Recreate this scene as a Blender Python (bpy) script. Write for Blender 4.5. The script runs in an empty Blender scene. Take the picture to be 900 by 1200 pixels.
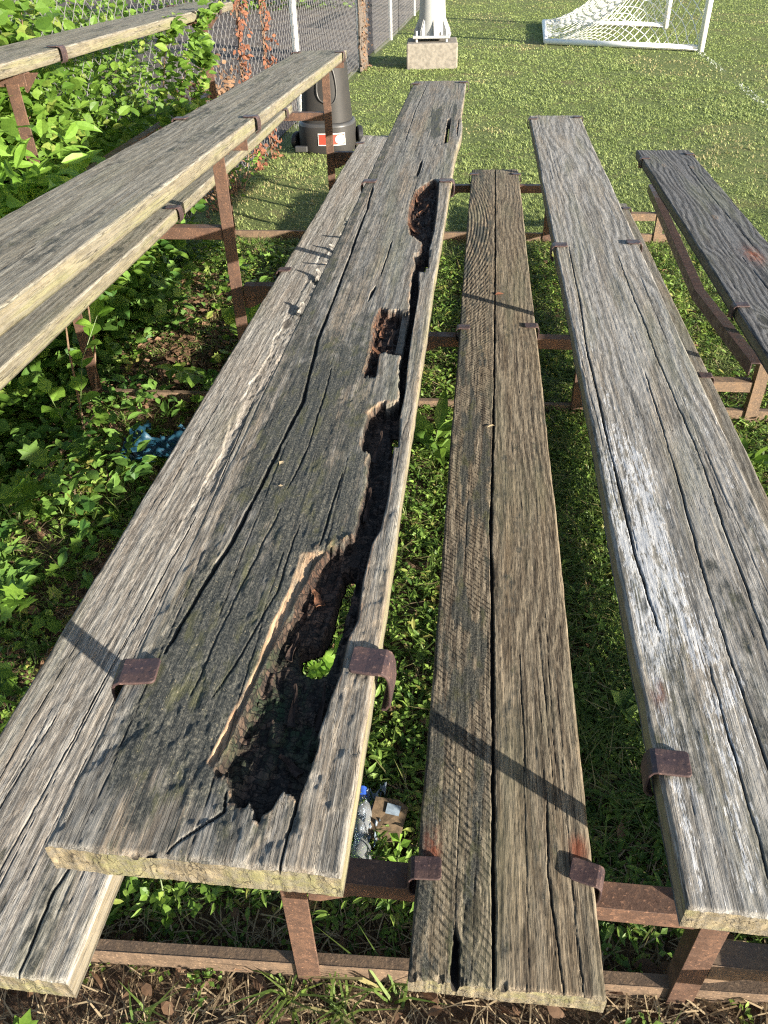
import bpy, bmesh, math, random
import numpy as np
from mathutils import Matrix, Vector

random.seed(7)
rng = np.random.default_rng(11)
scene = bpy.context.scene
col = scene.collection
CAM_H = 1.70                      # eye height above the ground

# ------------------------------------------------------------------ noise
def _hash(ix, iy, seed):
    h = (ix.astype(np.int64) * 374761393 + iy.astype(np.int64) * 668265263 + seed * 1442695041) & 0xFFFFFFFF
    h = ((h ^ (h >> 13)) * 1274126177) & 0xFFFFFFFF
    h = ((h ^ (h >> 16)) * 2246822519) & 0xFFFFFFFF
    return ((h ^ (h >> 15)) & 0xFFFFFF) / float(0xFFFFFF)

def vnoise(x, y, seed=0):
    x = np.asarray(x, float); y = np.asarray(y, float)
    x, y = np.broadcast_arrays(x, y)
    ix = np.floor(x); iy = np.floor(y)
    fx = x - ix; fy = y - iy
    fx = fx * fx * fx * (fx * (fx * 6 - 15) + 10); fy = fy * fy * fy * (fy * (fy * 6 - 15) + 10)
    a = _hash(ix, iy, seed); b = _hash(ix + 1, iy, seed)
    c = _hash(ix, iy + 1, seed); d = _hash(ix + 1, iy + 1, seed)
    return (a + (b - a) * fx + (c - a) * fy + (a - b - c + d) * fx * fy) * 2 - 1

def fbm(x, y, octv=4, seed=0):
    s = 0; amp = 0.5; f = 1.0
    for i in range(octv):
        s = s + amp * vnoise(np.asarray(x) * f + i * 17.3, np.asarray(y) * f - i * 9.1, seed + i)
        amp *= 0.5; f *= 2.03
    return s

def sstep(a, b, x):
    t = np.clip((x - a) / (b - a), 0, 1)
    return t * t * (3 - 2 * t)

def seg_dist(px, py, pts):
    best = np.full(px.shape, 1e9)
    for (ax, ay), (bx, by) in zip(pts[:-1], pts[1:]):
        dx, dy = bx - ax, by - ay
        L = dx * dx + dy * dy + 1e-12
        t = np.clip(((px - ax) * dx + (py - ay) * dy) / L, 0, 1)
        best = np.minimum(best, np.hypot(px - ax - t * dx, py - ay - t * dy))
    return best

def poly_sd(px, py, pts):
    """signed distance to a polygon, positive inside"""
    d = seg_dist(px, py, pts + [pts[0]])
    ins = np.zeros(px.shape, bool)
    n = len(pts)
    for i in range(n):
        x1, y1 = pts[i]; x2, y2 = pts[(i + 1) % n]
        if y1 == y2: continue
        c = (y1 > py) != (y2 > py)
        ins ^= c & (px < (x2 - x1) * (py - y1) / (y2 - y1) + x1)
    return np.where(ins, d, -d)

# ------------------------------------------------------------------ mesh helpers
def tag(o, label=None, cat=None, group=None, kind=None):
    if label: o['label'] = label
    if cat: o['category'] = cat
    if group: o['group'] = group
    if kind: o['kind'] = kind
    return o

def link(o, parent=None):
    col.objects.link(o)
    if parent is not None: o.parent = parent
    return o

def thing(name, label, cat, loc=(0, 0, 0), group=None):
    o = bpy.data.objects.new(name, None)
    o.location = loc; o.empty_display_size = 0.1
    link(o)
    return tag(o, label, cat, group)

def mesh_from(name, V, faces, mat=None, smooth=False, attrs=None):
    """V (n,3); faces = list of index arrays with 3 or 4 columns"""
    V = np.asarray(V, np.float32)
    me = bpy.data.meshes.new(name)
    faces = [np.asarray(f, np.int32) for f in faces if len(f)]
    loops = np.concatenate([f.ravel() for f in faces])
    counts = np.concatenate([np.full(len(f), f.shape[1], np.int32) for f in faces])
    starts = np.concatenate([[0], np.cumsum(counts)[:-1]]).astype(np.int32)
    me.vertices.add(len(V)); me.vertices.foreach_set('co', V.ravel())
    me.loops.add(len(loops)); me.loops.foreach_set('vertex_index', loops)
    me.polygons.add(len(counts)); me.polygons.foreach_set('loop_start', starts)
    me.update(calc_edges=True)
    me.polygons.foreach_set('use_smooth', np.full(len(counts), bool(smooth)))
    for k, a in (attrs or {}).items():
        at = me.attributes.new(k, 'FLOAT', 'POINT')
        at.data.foreach_set('value', np.asarray(a, np.float32))
    if mat: me.materials.append(mat)
    me.validate(); me.update()
    return me

def obj(name, me, parent=None, loc=(0, 0, 0)):
    o = bpy.data.objects.new(name, me)
    o.location = loc
    return link(o, parent)

class MB:
    """collects simple solids into one mesh"""
    def __init__(s): s.v = []; s.q = []; s.t = []; s.n = 0
    def add(s, V, q=(), t=()):
        V = np.asarray(V, float).reshape(-1, 3)
        s.v.append(V)
        if len(q): s.q.append(np.asarray(q, int) + s.n)
        if len(t): s.t.append(np.asarray(t, int) + s.n)
        s.n += len(V)
    def box(s, x0, x1, y0, y1, z0, z1):
        V = [(x, y, z) for z in (z0, z1) for y in (y0, y1) for x in (x0, x1)]
        s.add(V, [(0, 2, 3, 1), (4, 5, 7, 6), (0, 1, 5, 4), (1, 3, 7, 5), (3, 2, 6, 7), (2, 0, 4, 6)])
    def prism(s, prof, p0, p1, a, b):
        """closed profile [(u,v)] in directions a,b swept from p0 to p1"""
        p0, p1, a, b = (np.asarray(t, float) for t in (p0, p1, a, b))
        n = len(prof)
        R = [p + u * a + v * b for p in (p0, p1) for u, v in prof]
        q = [(i, (i + 1) % n, n + (i + 1) % n, n + i) for i in range(n)]
        caps = []
        for base in (0, n):
            if n == 6:
                caps += [(base + 0, base + 1, base + 2, base + 3), (base + 0, base + 3, base + 4, base + 5)]
            elif n == 4:
                caps += [(base, base + 1, base + 2, base + 3)]
        s.add(R, q + caps)
    def angle(s, p0, p1, a, b, wa, wb, t=0.005):
        s.prism([(0, 0), (wa, 0), (wa, t), (t, t), (t, wb), (0, wb)], p0, p1, a, b)
    def tube(s, pts, r, k=6, cap=True):
        pts = [np.asarray(p, float) for p in pts]
        rs = r if hasattr(r, '__len__') else [r] * len(pts)
        rings = []
        up = np.array([0.13, 0.31, 0.94])
        for i, p in enumerate(pts):
            d = pts[min(i + 1, len(pts) - 1)] - pts[max(i - 1, 0)]
            d = d / (np.linalg.norm(d) + 1e-9)
            u = np.cross(d, up)
            if np.linalg.norm(u) < 0.05: u = np.cross(d, (1, 0, 0))
            u /= np.linalg.norm(u); w = np.cross(d, u)
            for j in range(k):
                th = 2 * math.pi * j / k
                rings.append(p + rs[i] * (math.cos(th) * u + math.sin(th) * w))
        n = len(pts)
        q = [(i * k + j, i * k + (j + 1) % k, (i + 1) * k + (j + 1) % k, (i + 1) * k + j) for i in range(n - 1) for j in range(k)]
        t = []
        if cap:
            rings.append(pts[0]); rings.append(pts[-1])
            t = [(n * k, (j + 1) % k, j) for j in range(k)] + [(n * k + 1, (n - 1) * k + j, (n - 1) * k + (j + 1) % k) for j in range(k)]
        s.add(rings, q, t)
    def lathe(s, prof, c=(0, 0), k=24, sq=0.0):
        """profile [(r,z)]; sq squares the section a little"""
        R = []
        for r, z in prof:
            for j in range(k):
                th = 2 * math.pi * j / k
                cx, sx = math.cos(th), math.sin(th)
                if sq:
                    e = 1 - sq
                    cx = math.copysign(abs(cx) ** e, cx); sx = math.copysign(abs(sx) ** e, sx)
                R.append((c[0] + r * cx, c[1] + r * sx, z))
        n = len(prof)
        s.add(R, [(i * k + j, i * k + (j + 1) % k, (i + 1) * k + (j + 1) % k, (i + 1) * k + j) for i in range(n - 1) for j in range(k)])
    def build(s, name, mat, parent=None, loc=(0, 0, 0), smooth=False, bevel=0, attrs=None):
        me = mesh_from(name, np.concatenate(s.v), ([np.concatenate(s.q)] if s.q else []) + ([np.concatenate(s.t)] if s.t else []), mat, smooth, attrs)
        o = obj(name, me, parent, loc)
        if bevel:
            m = o.modifiers.new('bevel', 'BEVEL'); m.width = bevel; m.segments = 2; m.limit_method = 'ANGLE'
        return o

# ------------------------------------------------------------------ node helper
class NT:
    def __init__(s, name):
        s.mat = bpy.data.materials.new(name); s.mat.use_nodes = True
        s.nt = s.mat.node_tree; s.nt.nodes.clear()
        s.out = s.nt.nodes.new('ShaderNodeOutputMaterial')
    def n(s, t, **kw):
        nd = s.nt.nodes.new(t)
        for k, v in kw.items(): setattr(nd, k, v)
        return nd
    def set(s, sock, v):
        if isinstance(v, bpy.types.NodeSocket): s.nt.links.new(v, sock)
        elif v is not None:
            if sock.type == 'RGBA' and len(v) == 3: v = (*v, 1)
            sock.default_value = v
    def math(s, op, a, b=None, c=None, clamp=False):
        nd = s.n('ShaderNodeMath', operation=op, use_clamp=clamp)
        s.set(nd.inputs[0], a)
        if b is not None: s.set(nd.inputs[1], b)
        if c is not None: s.set(nd.inputs[2], c)
        return nd.outputs[0]
    def mul(s, a, b): return s.math('MULTIPLY', a, b)
    def add(s, a, b): return s.math('ADD', a, b)
    def mix(s, f, a, b, mode='MIX'):
        nd = s.n('ShaderNodeMix', data_type='RGBA', blend_type=mode)
        s.set(nd.inputs[0], f); s.set(nd.inputs[6], a); s.set(nd.inputs[7], b)
        return nd.outputs[2]
    def maprange(s, v, a, b, c=0.0, d=1.0, smooth=True):
        nd = s.n('ShaderNodeMapRange', interpolation_type='SMOOTHSTEP' if smooth else 'LINEAR')
        s.set(nd.inputs[0], v)
        for i, k in enumerate((a, b, c, d)): s.set(nd.inputs[1 + i], k)
        return nd.outputs[0]
    def coord(s, kind='Object'):
        return s.n('ShaderNodeTexCoord').outputs[kind]
    def vscale(s, v, sc, off=(0, 0, 0)):
        nd = s.n('ShaderNodeMapping'); s.set(nd.inputs[0], v)
        nd.inputs['Scale'].default_value = sc; nd.inputs['Location'].default_value = off
        return nd.outputs[0]
    def noise(s, v, scale=1, detail=3, rough=0.55, dist=0):
        nd = s.n('ShaderNodeTexNoise'); s.set(nd.inputs['Vector'], v)
        nd.inputs['Scale'].default_value = scale; nd.inputs['Detail'].default_value = detail
        nd.inputs['Roughness'].default_value = rough; nd.inputs['Distortion'].default_value = dist
        return nd.outputs[0]
    def voronoi(s, v, scale=1, feature='F1', out='Distance', rand=1.0):
        nd = s.n('ShaderNodeTexVoronoi', feature=feature); s.set(nd.inputs['Vector'], v)
        nd.inputs['Scale'].default_value = scale; nd.inputs['Randomness'].default_value = rand
        return nd.outputs[out]
    def attr(s, name):
        return s.n('ShaderNodeAttribute', attribute_name=name).outputs['Fac']
    def xyz(s, v):
        nd = s.n('ShaderNodeSeparateXYZ'); s.set(nd.inputs[0], v); return nd.outputs
    def comb(s, x, y, z):
        nd = s.n('ShaderNodeCombineXYZ')
        for i, k in enumerate((x, y, z)): s.set(nd.inputs[i], k)
        return nd.outputs[0]
    def bump(s, h, strength=0.5, dist=0.002, normal=None):
        nd = s.n('ShaderNodeBump'); s.set(nd.inputs['Height'], h)
        nd.inputs['Strength'].default_value = strength; nd.inputs['Distance'].default_value = dist
        if normal is not None: s.set(nd.inputs['Normal'], normal)
        return nd.outputs[0]
    def principled(s, color, rough=0.8, metal=0.0, normal=None, spec=0.5, **kw):
        p = s.n('ShaderNodeBsdfPrincipled')
        s.set(p.inputs['Base Color'], color); s.set(p.inputs['Roughness'], rough)
        s.set(p.inputs['Metallic'], metal); s.set(p.inputs['Specular IOR Level'], spec)
        if normal is not None: s.set(p.inputs['Normal'], normal)
        for k, v in kw.items(): s.set(p.inputs[k], v)
        return p.outputs[0]
    def finish(s, sh):
        s.nt.links.new(sh, s.out.inputs[0]); return s.mat

# ------------------------------------------------------------------ materials
def wood_material(name, light, dark, ring=(0.02, 0.10, 230.0, 0.05), offset=0.0, saw=False,
                  ring_amt=0.3, fiber_amt=0.75, side=(0.285, 0.235, 0.15), bump=0.7, fleck_amt=0.36, patch=0.5, warm=(0.30, 0.22, 0.14)):
    m = NT(name)
    co = m.vscale(m.coord('Object'), (1, 1, 1), (offset, offset * 3.7, 0))
    x, y, z = m.xyz(m.coord('Object'))
    fiber = m.noise(m.vscale(co, (560, 9, 560)), 1, 5, 0.7)
    streak = m.noise(m.vscale(co, (110, 2.2, 110)), 1, 4, 0.6)
    broad = m.noise(m.vscale(co, (16, 1.7, 16)), 1, 4, 0.55)
    blotch = m.noise(m.vscale(co, (38, 17, 38)), 1, 5, 0.65)
    pits = m.noise(m.vscale(co, (420, 70, 420)), 1, 3, 0.6)
    # annual rings cut lengthwise
    n1 = m.noise(m.vscale(co, (5, 1.5, 5)), 1, 2, 0.5)
    n2 = m.noise(m.vscale(co, (5, 1.1, 5), (9.1, 3.3, 1.7)), 1, 2, 0.5)
    rx = m.add(m.add(x, -ring[0]), m.mul(m.add(n1, -0.5), ring[3] * 2.4))
    rz = m.add(m.add(z, ring[1]), m.mul(m.add(n2, -0.5), ring[3] * 1.6))
    kv = m.n('ShaderNodeTexVoronoi'); m.set(kv.inputs['Vector'], m.vscale(co, (4.6, 1.5, 0.0), (offset, 2.3, 0))); kv.inputs['Scale'].default_value = 1
    kd = kv.outputs['Distance']
    ks = m.n('ShaderNodeSeparateColor'); m.set(ks.inputs[0], kv.outputs['Color'])
    kon = m.maprange(ks.outputs[0], 0.55, 0.60)
    kbend = m.mul(kon, m.math('EXPONENT', m.mul(m.mul(kd, kd), -60.0)))
    rad = m.math('SQRT', m.add(m.mul(rx, rx), m.mul(rz, rz)))
    fine = m.mul(m.add(streak, -0.5), 0.9)
    rings = m.math('SINE', m.add(m.add(m.mul(rad, ring[2] * 6.283 / 6.0), m.mul(kbend, 22.0)), m.mul(fine, 3.0)))
    rings01 = m.maprange(rings, -0.9, 0.75)
    # short drying checks along the grain
    chk = m.noise(m.vscale(co, (95, 2.6, 95), (3, 7, 1)), 1, 2, 0.5)
    chkm = m.noise(m.vscale(co, (13, 4.0, 13), (8, 2, 1)), 1, 2, 0.5)
    line = m.math('SUBTRACT', 1.0, m.maprange(m.math('ABSOLUTE', m.add(chk, -0.5)), 0.003, 0.012))
    check = m.mul(line, m.maprange(chkm, 0.50, 0.60))
    fleck = m.noise(m.vscale(co, (310, 24, 310), (5, 1, 2)), 1, 4, 0.68)
    hair = m.noise(m.vscale(co, (150, 3.4, 150), (1, 4, 6)), 1, 3, 0.5)
    hairl = m.math('SUBTRACT', 1.0, m.maprange(m.math('ABSOLUTE', m.add(hair, -0.5)), 0.002, 0.016))
    hairl = m.mul(hairl, m.maprange(m.noise(m.vscale(co, (30, 6, 30), (2, 8, 3)), 1, 3, 0.6), 0.42, 0.58))
    v = m.add(m.add(m.mul(m.maprange(fiber, 0.28, 0.72), fiber_amt), m.mul(rings01, ring_amt)),
              m.mul(m.maprange(streak, 0.3, 0.7), 0.35))
    v = m.math('DIVIDE', v, fiber_amt + ring_amt + 0.35)
    c = m.mix(m.maprange(v, 0.15, 0.85), dark, light)
    c = m.mix(m.mul(m.maprange(broad, 0.42, 0.72), patch), c, warm)
    c = m.mix(m.mul(m.maprange(blotch, 0.5, 0.72), 0.34), c, tuple(k * 0.5 for k in dark))
    c = m.mix(m.mul(m.maprange(pits, 0.56, 0.68), 0.5), c, tuple(k * 0.3 for k in dark))
    c = m.mix(m.mul(m.maprange(fleck, 0.53, 0.62), fleck_amt), c, tuple(k * 0.35 for k in dark))
    c = m.mix(m.mul(m.maprange(fleck, 0.44, 0.34), 0.45), c, tuple(min(1, k * 1.45) for k in light))
    c = m.mix(m.mul(hairl, 0.72), c, (0.014, 0.012, 0.010))
    if saw:
        sx = m.add(m.mul(x, 0.70), m.mul(y, 0.71))
        sw = m.math('SINE', m.add(m.mul(sx, 6.283 / 0.0115), m.mul(m.add(broad, -0.5), 9.0)))
        swm = m.mul(m.maprange(sw, 0.45, 0.9), m.mul(m.maprange(x, -0.005, -0.03), m.maprange(m.add(blotch, m.mul(m.add(fleck, -.5), .6)), 0.36, 0.55)))
        c = m.mix(m.mul(swm, 0.85), c, tuple(k * 0.3 for k in dark))
    c = m.mix(m.mul(kon, m.math('SUBTRACT', 1.0, m.maprange(kd, 0.045, 0.085))), c, tuple(k * 0.7 for k in dark))
    c = m.mix(m.mul(m.maprange(m.noise(m.vscale(co, (9, 1.1, 9), (6, 6, 6)), 1, 4, 0.6), 0.48, 0.68), 0.35), c, (0.155, 0.160, 0.100))
    # weathered sides and sawn ends, with sunlit yellow mixed into their colour
    sd = m.attr('side')
    sc_ = m.mix(m.maprange(blotch, 0.4, 0.66), side, tuple(k * 0.55 for k in side))
    sc_ = m.mix(m.mul(rings01, 0.6), sc_, tuple(k * 0.5 for k in side))
    sc_ = m.mix(m.mul(m.maprange(broad, 0.45, 0.62), 0.45), sc_, (0.20, 0.21, 0.08))
    radial = m.noise(m.vscale(co, (55, 2, 22), (3, 1, 8)), 1, 2, 0.5)
    endl = m.math('SUBTRACT', 1.0, m.maprange(m.math('ABSOLUTE', m.add(radial, -0.5)), 0.002, 0.014))
    sc_ = m.mix(m.mul(m.maprange(streak, 0.42, 0.62), 0.55), sc_, (0.16, 0.145, 0.12))
    sc_ = m.mix(m.mul(m.mul(endl, m.maprange(sd, .9, .99)), 0.8), sc_, (0.02, 0.016, 0.012))
    sc_ = m.mix(m.mul(m.maprange(fleck, 0.52, 0.64), 0.5), sc_, (0.07, 0.055, 0.035))
    c = m.mix(sd, c, sc_)
    # white paint left in the grain
    pa = m.attr('paint')
    pn = m.add(m.add(m.mul(fiber, 0.45), m.mul(streak, 0.35)), m.add(m.mul(m.add(blotch, -0.5), 0.9), m.mul(m.add(pits, -0.30), -0.55)))
    pn = m.add(pn, m.mul(m.add(fleck, -0.5), -0.75))
    pk = m.maprange(m.add(pn, m.mul(pa, 0.42)), 0.57, 0.66)
    pk = m.mul(pk, m.maprange(pa, 0.02, 0.2))
    c = m.mix(m.mul(pk, 0.55), c, (0.58, 0.59, 0.61))
    # dark algae crust
    stv = m.attr('stain')
    sk = m.maprange(m.add(m.mul(stv, 0.9), m.add(m.mul(m.add(blotch, -0.5), 1.0), m.mul(m.add(fiber, -0.5), 1.1))), 0.26, 0.50)
    sk = m.mul(sk, m.maprange(stv, 0.0, 0.12))
    crust = m.mix(m.maprange(m.noise(m.vscale(co, (330, 210, 330), (4, 4, 9)), 1, 4, 0.7), 0.42, 0.66), (0.026, 0.029, 0.027), (0.118, 0.113, 0.092))
    crust = m.mix(m.mul(m.maprange(m.noise(m.vscale(co, (34, 12, 34), (1, 9, 9)), 1, 4, 0.65), 0.50, 0.66), 0.65), crust, (0.075, 0.075, 0.030))
    crust = m.mix(m.mul(m.maprange(m.noise(m.vscale(co, (260, 200, 260), (7, 4, 2)), 1, 2, 0.6), 0.66, 0.72), 0.8), crust, (0.26, 0.22, 0.14))
    c = m.mix(m.mul(sk, 0.93), c, crust)
    # fresh torn wood, rust bleed, knots
    tan = m.attr('tan')
    c = m.mix(m.mul(tan, m.maprange(fiber, 0.1, 0.6, 0.65, 1.0)), c, m.mix(m.maprange(streak, 0.35, 0.65), (0.40, 0.22, 0.12), (0.52, 0.36, 0.22)))
    ru = m.attr('rust')
    c = m.mix(m.mul(ru, m.maprange(blotch, 0.3, 0.6)), c, (0.20, 0.055, 0.025))
    # brown cubical rot
    rot = m.attr('rot')
    wob = m.n('ShaderNodeVectorMath', operation='ADD')
    wn = m.n('ShaderNodeTexNoise'); m.set(wn.inputs['Vector'], co); wn.inputs['Scale'].default_value = 60; wn.inputs['Detail'].default_value = 4
    wv = m.n('ShaderNodeVectorMath', operation='SCALE'); m.set(wv.inputs[0], wn.outputs['Color']); wv.inputs['Scale'].default_value = 0.014
    m.set(wob.inputs[0], co); m.set(wob.inputs[1], wv.outputs[0])
    cell = m.voronoi(m.vscale(wob.outputs[0], (62, 130, 62)), 1, 'DISTANCE_TO_EDGE', 'Distance')
    cellc = m.voronoi(m.vscale(wob.outputs[0], (62, 130, 62)), 1, 'F1', 'Color')
    cr = m.n('ShaderNodeSeparateColor'); m.set(cr.inputs[0], cellc)
    rc = m.mix(m.maprange(cr.outputs[0], 0.2, 1.0), (0.016, 0.012, 0.010), (0.105, 0.068, 0.048))
    rc = m.mix(m.mul(m.attr('redrot'), m.maprange(m.add(cr.outputs[1], m.mul(m.add(pits, -.5), 1.2)), 0.1, 0.6)), rc, m.mix(m.maprange(cr.outputs[2], 0.2, 0.8), (0.085, 0.036, 0.020), (0.21, 0.105, 0.060)))
    rc = m.mix(m.mul(m.maprange(streak, 0.42, 0.62), 0.55), rc, (0.055, 0.036, 0.026))
    rc = m.mix(m.maprange(fiber, 0.42, 0.62, 0.0, 0.6), rc, (0.006, 0.005, 0.004))
    rc = m.mix(m.mul(m.attr('moss'), m.maprange(blotch, 0.42, 0.62)), rc, (0.022, 0.040, 0.018))
    rc = m.mix(m.math('SUBTRACT', 1.0, m.maprange(cell, 0.0, 0.10)), rc, (0.004, 0.003, 0.003))
    c = m.mix(rot, c, rc)
    ck = m.attr('crack')
    c = m.mix(m.math('MAXIMUM', ck, m.mul(check, 0.7)), c, (0.012, 0.010, 0.008))  # crack lines painted dark, standing in for shade the grooves are too coarse to cast
    h = m.add(m.add(m.mul(fiber, 0.8), m.mul(rings01, 0.20 + 0.3 * ring_amt)), m.mul(pits, 0.35))
    h = m.add(h, m.mul(check, -0.8))
    h = m.add(m.add(m.add(h, m.mul(pk, 0.5)), m.mul(blotch, 0.35)), m.add(m.mul(fleck, -0.8), m.mul(hairl, -0.9)))
    if saw: h = m.add(h, m.mul(swm, -0.8))
    h = m.add(h, m.mul(m.mul(m.maprange(cell, 0.0, 0.14), rot), 1.2))
    nrm = m.bump(h, bump, 0.0017)
    return m.finish(m.principled(c, 0.82, 0, nrm, 0.28))

def steel_material(name, base, rust, amt=0.5, rough=0.55):
    m = NT(name)
    co = m.coord('Object')
    a = m.noise(m.vscale(co, (28, 28, 28)), 1, 5, 0.65)
    b = m.noise(m.vscale(co, (160, 160, 160)), 1, 3, 0.6)
    c = m.mix(m.mul(m.maprange(m.add(a, m.mul(m.add(b, -0.5), 0.4)), 0.45, 0.62), amt), base, rust)
    c = m.mix(m.mul(m.maprange(b, 0.60, 0.70), 0.5), c, tuple(min(1, k * 2.2 + 0.03) for k in rust))
    c = m.mix(m.mul(m.maprange(b, 0.40, 0.28), 0.6), c, tuple(k * 0.3 for k in base))
    nrm = m.bump(m.add(a, b), 0.35, 0.002)
    return m.finish(m.principled(c, m.maprange(a, 0.35, 0.65, rough - 0.1, rough + 0.2), 0, nrm, 0.4))

def leaf_material(name, c0, c1, trans=0.3, tint=None, rough=0.5, yellow=None):
    m = NT(name)
    r = m.attr('rnd')
    c = m.mix(m.maprange(r, 0.0, 0.85, smooth=False), c0, c1)
    if yellow: c = m.mix(m.maprange(r, 0.86, 0.97), c, yellow)
    if tint is not None: c = m.mix(m.attr('paint'), c, tint)
    vein = m.noise(m.vscale(m.coord('Object'), (90, 90, 90)), 1, 2, 0.5)
    c = m.mix(m.mul(m.maprange(vein, 0.45, 0.7), 0.25), c, tuple(k * 0.55 for k in c0))
    p = m.principled(c, rough, 0, None, 0.35)
    t = m.n('ShaderNodeBsdfTranslucent')
    m.set(t.inputs['Color'], m.mix(0.5, c, tuple(min(1, k * 1.5) for k in c1)))
    mx = m.n('ShaderNodeMixShader'); mx.inputs[0].default_value = trans
    m.nt.links.new(p, mx.inputs[1]); m.nt.links.new(t.outputs[0], mx.inputs[2])
    return m.finish(mx.outputs[0])

def plain(name, c, rough=0.6, metal=0, var=0.25, scale=30, bump=0.0, spec=0.5, c2=None):
    m = NT(name)
    co = m.coord('Object')
    a = m.noise(m.vscale(co, (scale,) * 3), 1, 5, 0.6)
    cc = m.mix(m.maprange(a, 0.35, 0.7), c, c2 if c2 else tuple(k * (1 - var) for k in c))
    return m.finish(m.principled(cc, rough, metal, m.bump(a, bump, 0.004) if bump else None, spec))

MAT = {}
MAT['wood_main'] = wood_material('weathered_grey_wood_rotten', (0.255, 0.24, 0.212), (0.075, 0.069, 0.060), (-0.03, 0.06, 260, 0.05), 1.3, ring_amt=0.25)
MAT['wood_c'] = wood_material('weathered_pale_wood', (0.41, 0.385, 0.345), (0.145, 0.128, 0.11), (-0.05, 0.05, 220, 0.03), 4.1, ring_amt=0.25, warm=(0.34, 0.26, 0.19), patch=0.35)
MAT['wood_e'] = wood_material('weathered_brown_wood', (0.285, 0.235, 0.168), (0.055, 0.041, 0.029), (0.03, 0.035, 300, 0.05), 7.7, saw=True, ring_amt=0.4, warm=(0.22, 0.16, 0.095), patch=0.45, fleck_amt=0.65)
MAT['wood_f'] = wood_material('weathered_silver_wood', (0.35, 0.330, 0.30), (0.115, 0.106, 0.093), (0.02, 0.05, 230, 0.06), 2.9, ring_amt=0.5, warm=(0.30, 0.24, 0.17), patch=0.45)
MAT['wood_g'] = wood_material('weathered_charcoal_wood', (0.155, 0.152, 0.15), (0.035, 0.034, 0.034), (0.03, 0.04, 250, 0.07), 5.2, ring_amt=0.75, warm=(0.12, 0.10, 0.09), patch=0.2, side=(0.20, 0.18, 0.13))
MAT['wood_b'] = wood_material('weathered_olive_grey_wood', (0.275, 0.255, 0.21), (0.12, 0.105, 0.08), (0.0, 0.05, 260, 0.06), 9.4, ring_amt=0.3, side=(0.225, 0.195, 0.130), warm=(0.27, 0.23, 0.16), patch=0.35)
MAT['steel'] = steel_material('brown_painted_steel', (0.092, 0.055, 0.040), (0.155, 0.080, 0.046), 0.5)
MAT['steel_orange'] = steel_material('rusty_sunlit_steel', (0.135, 0.092, 0.062), (0.215, 0.140, 0.085), 0.6, 0.7)  # orange sunlight on the right-hand frames is mixed into this rust tone
MAT['clip'] = steel_material('dark_maroon_steel', (0.047, 0.031, 0.032), (0.10, 0.055, 0.042), 0.35, 0.42)

# ------------------------------------------------------------------ terrain
def gz(x, y):
    x = np.asarray(x, float); y = np.asarray(y, float)
    s = np.clip((2.0 - y) / 1.3, 0, 1)
    z = s * (0.12 * np.clip(x, -1.3, 1.2) - 0.045)
    z = z + 0.012 * fbm(x * 1.7, y * 1.7, 3, 5) * np.clip(1 - (y - 12) / 20, 0.2, 1)
    return z

def build_ground():
    xs = np.unique(np.concatenate([np.linspace(-3, 4.5, 170), -3 - np.geomspace(0.1, 250, 26), 4.5 + np.geomspace(0.1, 250, 26)]))
    ys = np.unique(np.concatenate([np.linspace(-0.6, 8, 190), 8 + np.geomspace(0.1, 400, 40), -0.6 - np.geomspace(0.1, 150, 16)]))
    X, Y = np.meshgrid(xs, ys)
    Z = gz(X, Y) + 0.006 * fbm(X * 9, Y * 9, 3, 8)
    nx, ny = len(xs), len(ys)
    i = np.arange(nx * ny).reshape(ny, nx)
    q = np.stack([i[:-1, :-1], i[:-1, 1:], i[1:, 1:], i[1:, :-1]], -1).reshape(-1, 4)
    m = NT('ground_soil_and_turf')
    co = m.coord('Object')
    x, y, z = m.xyz(co)
    a = m.noise(m.vscale(co, (3, 3, 3)), 1, 6, 0.62)
    b = m.noise(m.vscale(co, (45, 45, 45)), 1, 5, 0.65)
    d = m.noise(m.vscale(co, (0.5, 0.5, 0.5)), 1, 4, 0.6)
    soil = m.mix(m.maprange(b, 0.32, 0.68), (0.040, 0.026, 0.017), (0.15, 0.098, 0.062))
    soil = m.mix(m.mul(m.maprange(a, 0.5, 0.68), 0.6), soil, (0.19, 0.125, 0.08))
    turf = m.mix(m.maprange(b, 0.35, 0.65), (0.070, 0.095, 0.028), (0.17, 0.195, 0.070))
    turf = m.mix(m.mul(m.maprange(m.add(m.mul(a, 0.5), m.mul(d, 0.5)), 0.5, 0.62), 0.7), turf, (0.20, 0.165, 0.08))
    k = m.maprange(m.add(y, m.add(m.mul(m.add(a, -0.5), 3.0), m.maprange(x, 1.1, 2.2, 0, 6))), 3.6, 5.6)
    c = m.mix(k, soil, turf)
    nrm = m.bump(m.add(a, b), 0.9, 0.02)
    mat = m.finish(m.principled(c, 0.95, 0, nrm, 0.15))
    o = obj('ground', mesh_from('ground', np.stack([X, Y, Z], -1).reshape(-1, 3), [q], mat, True))
    tag(o, kind='structure')

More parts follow.
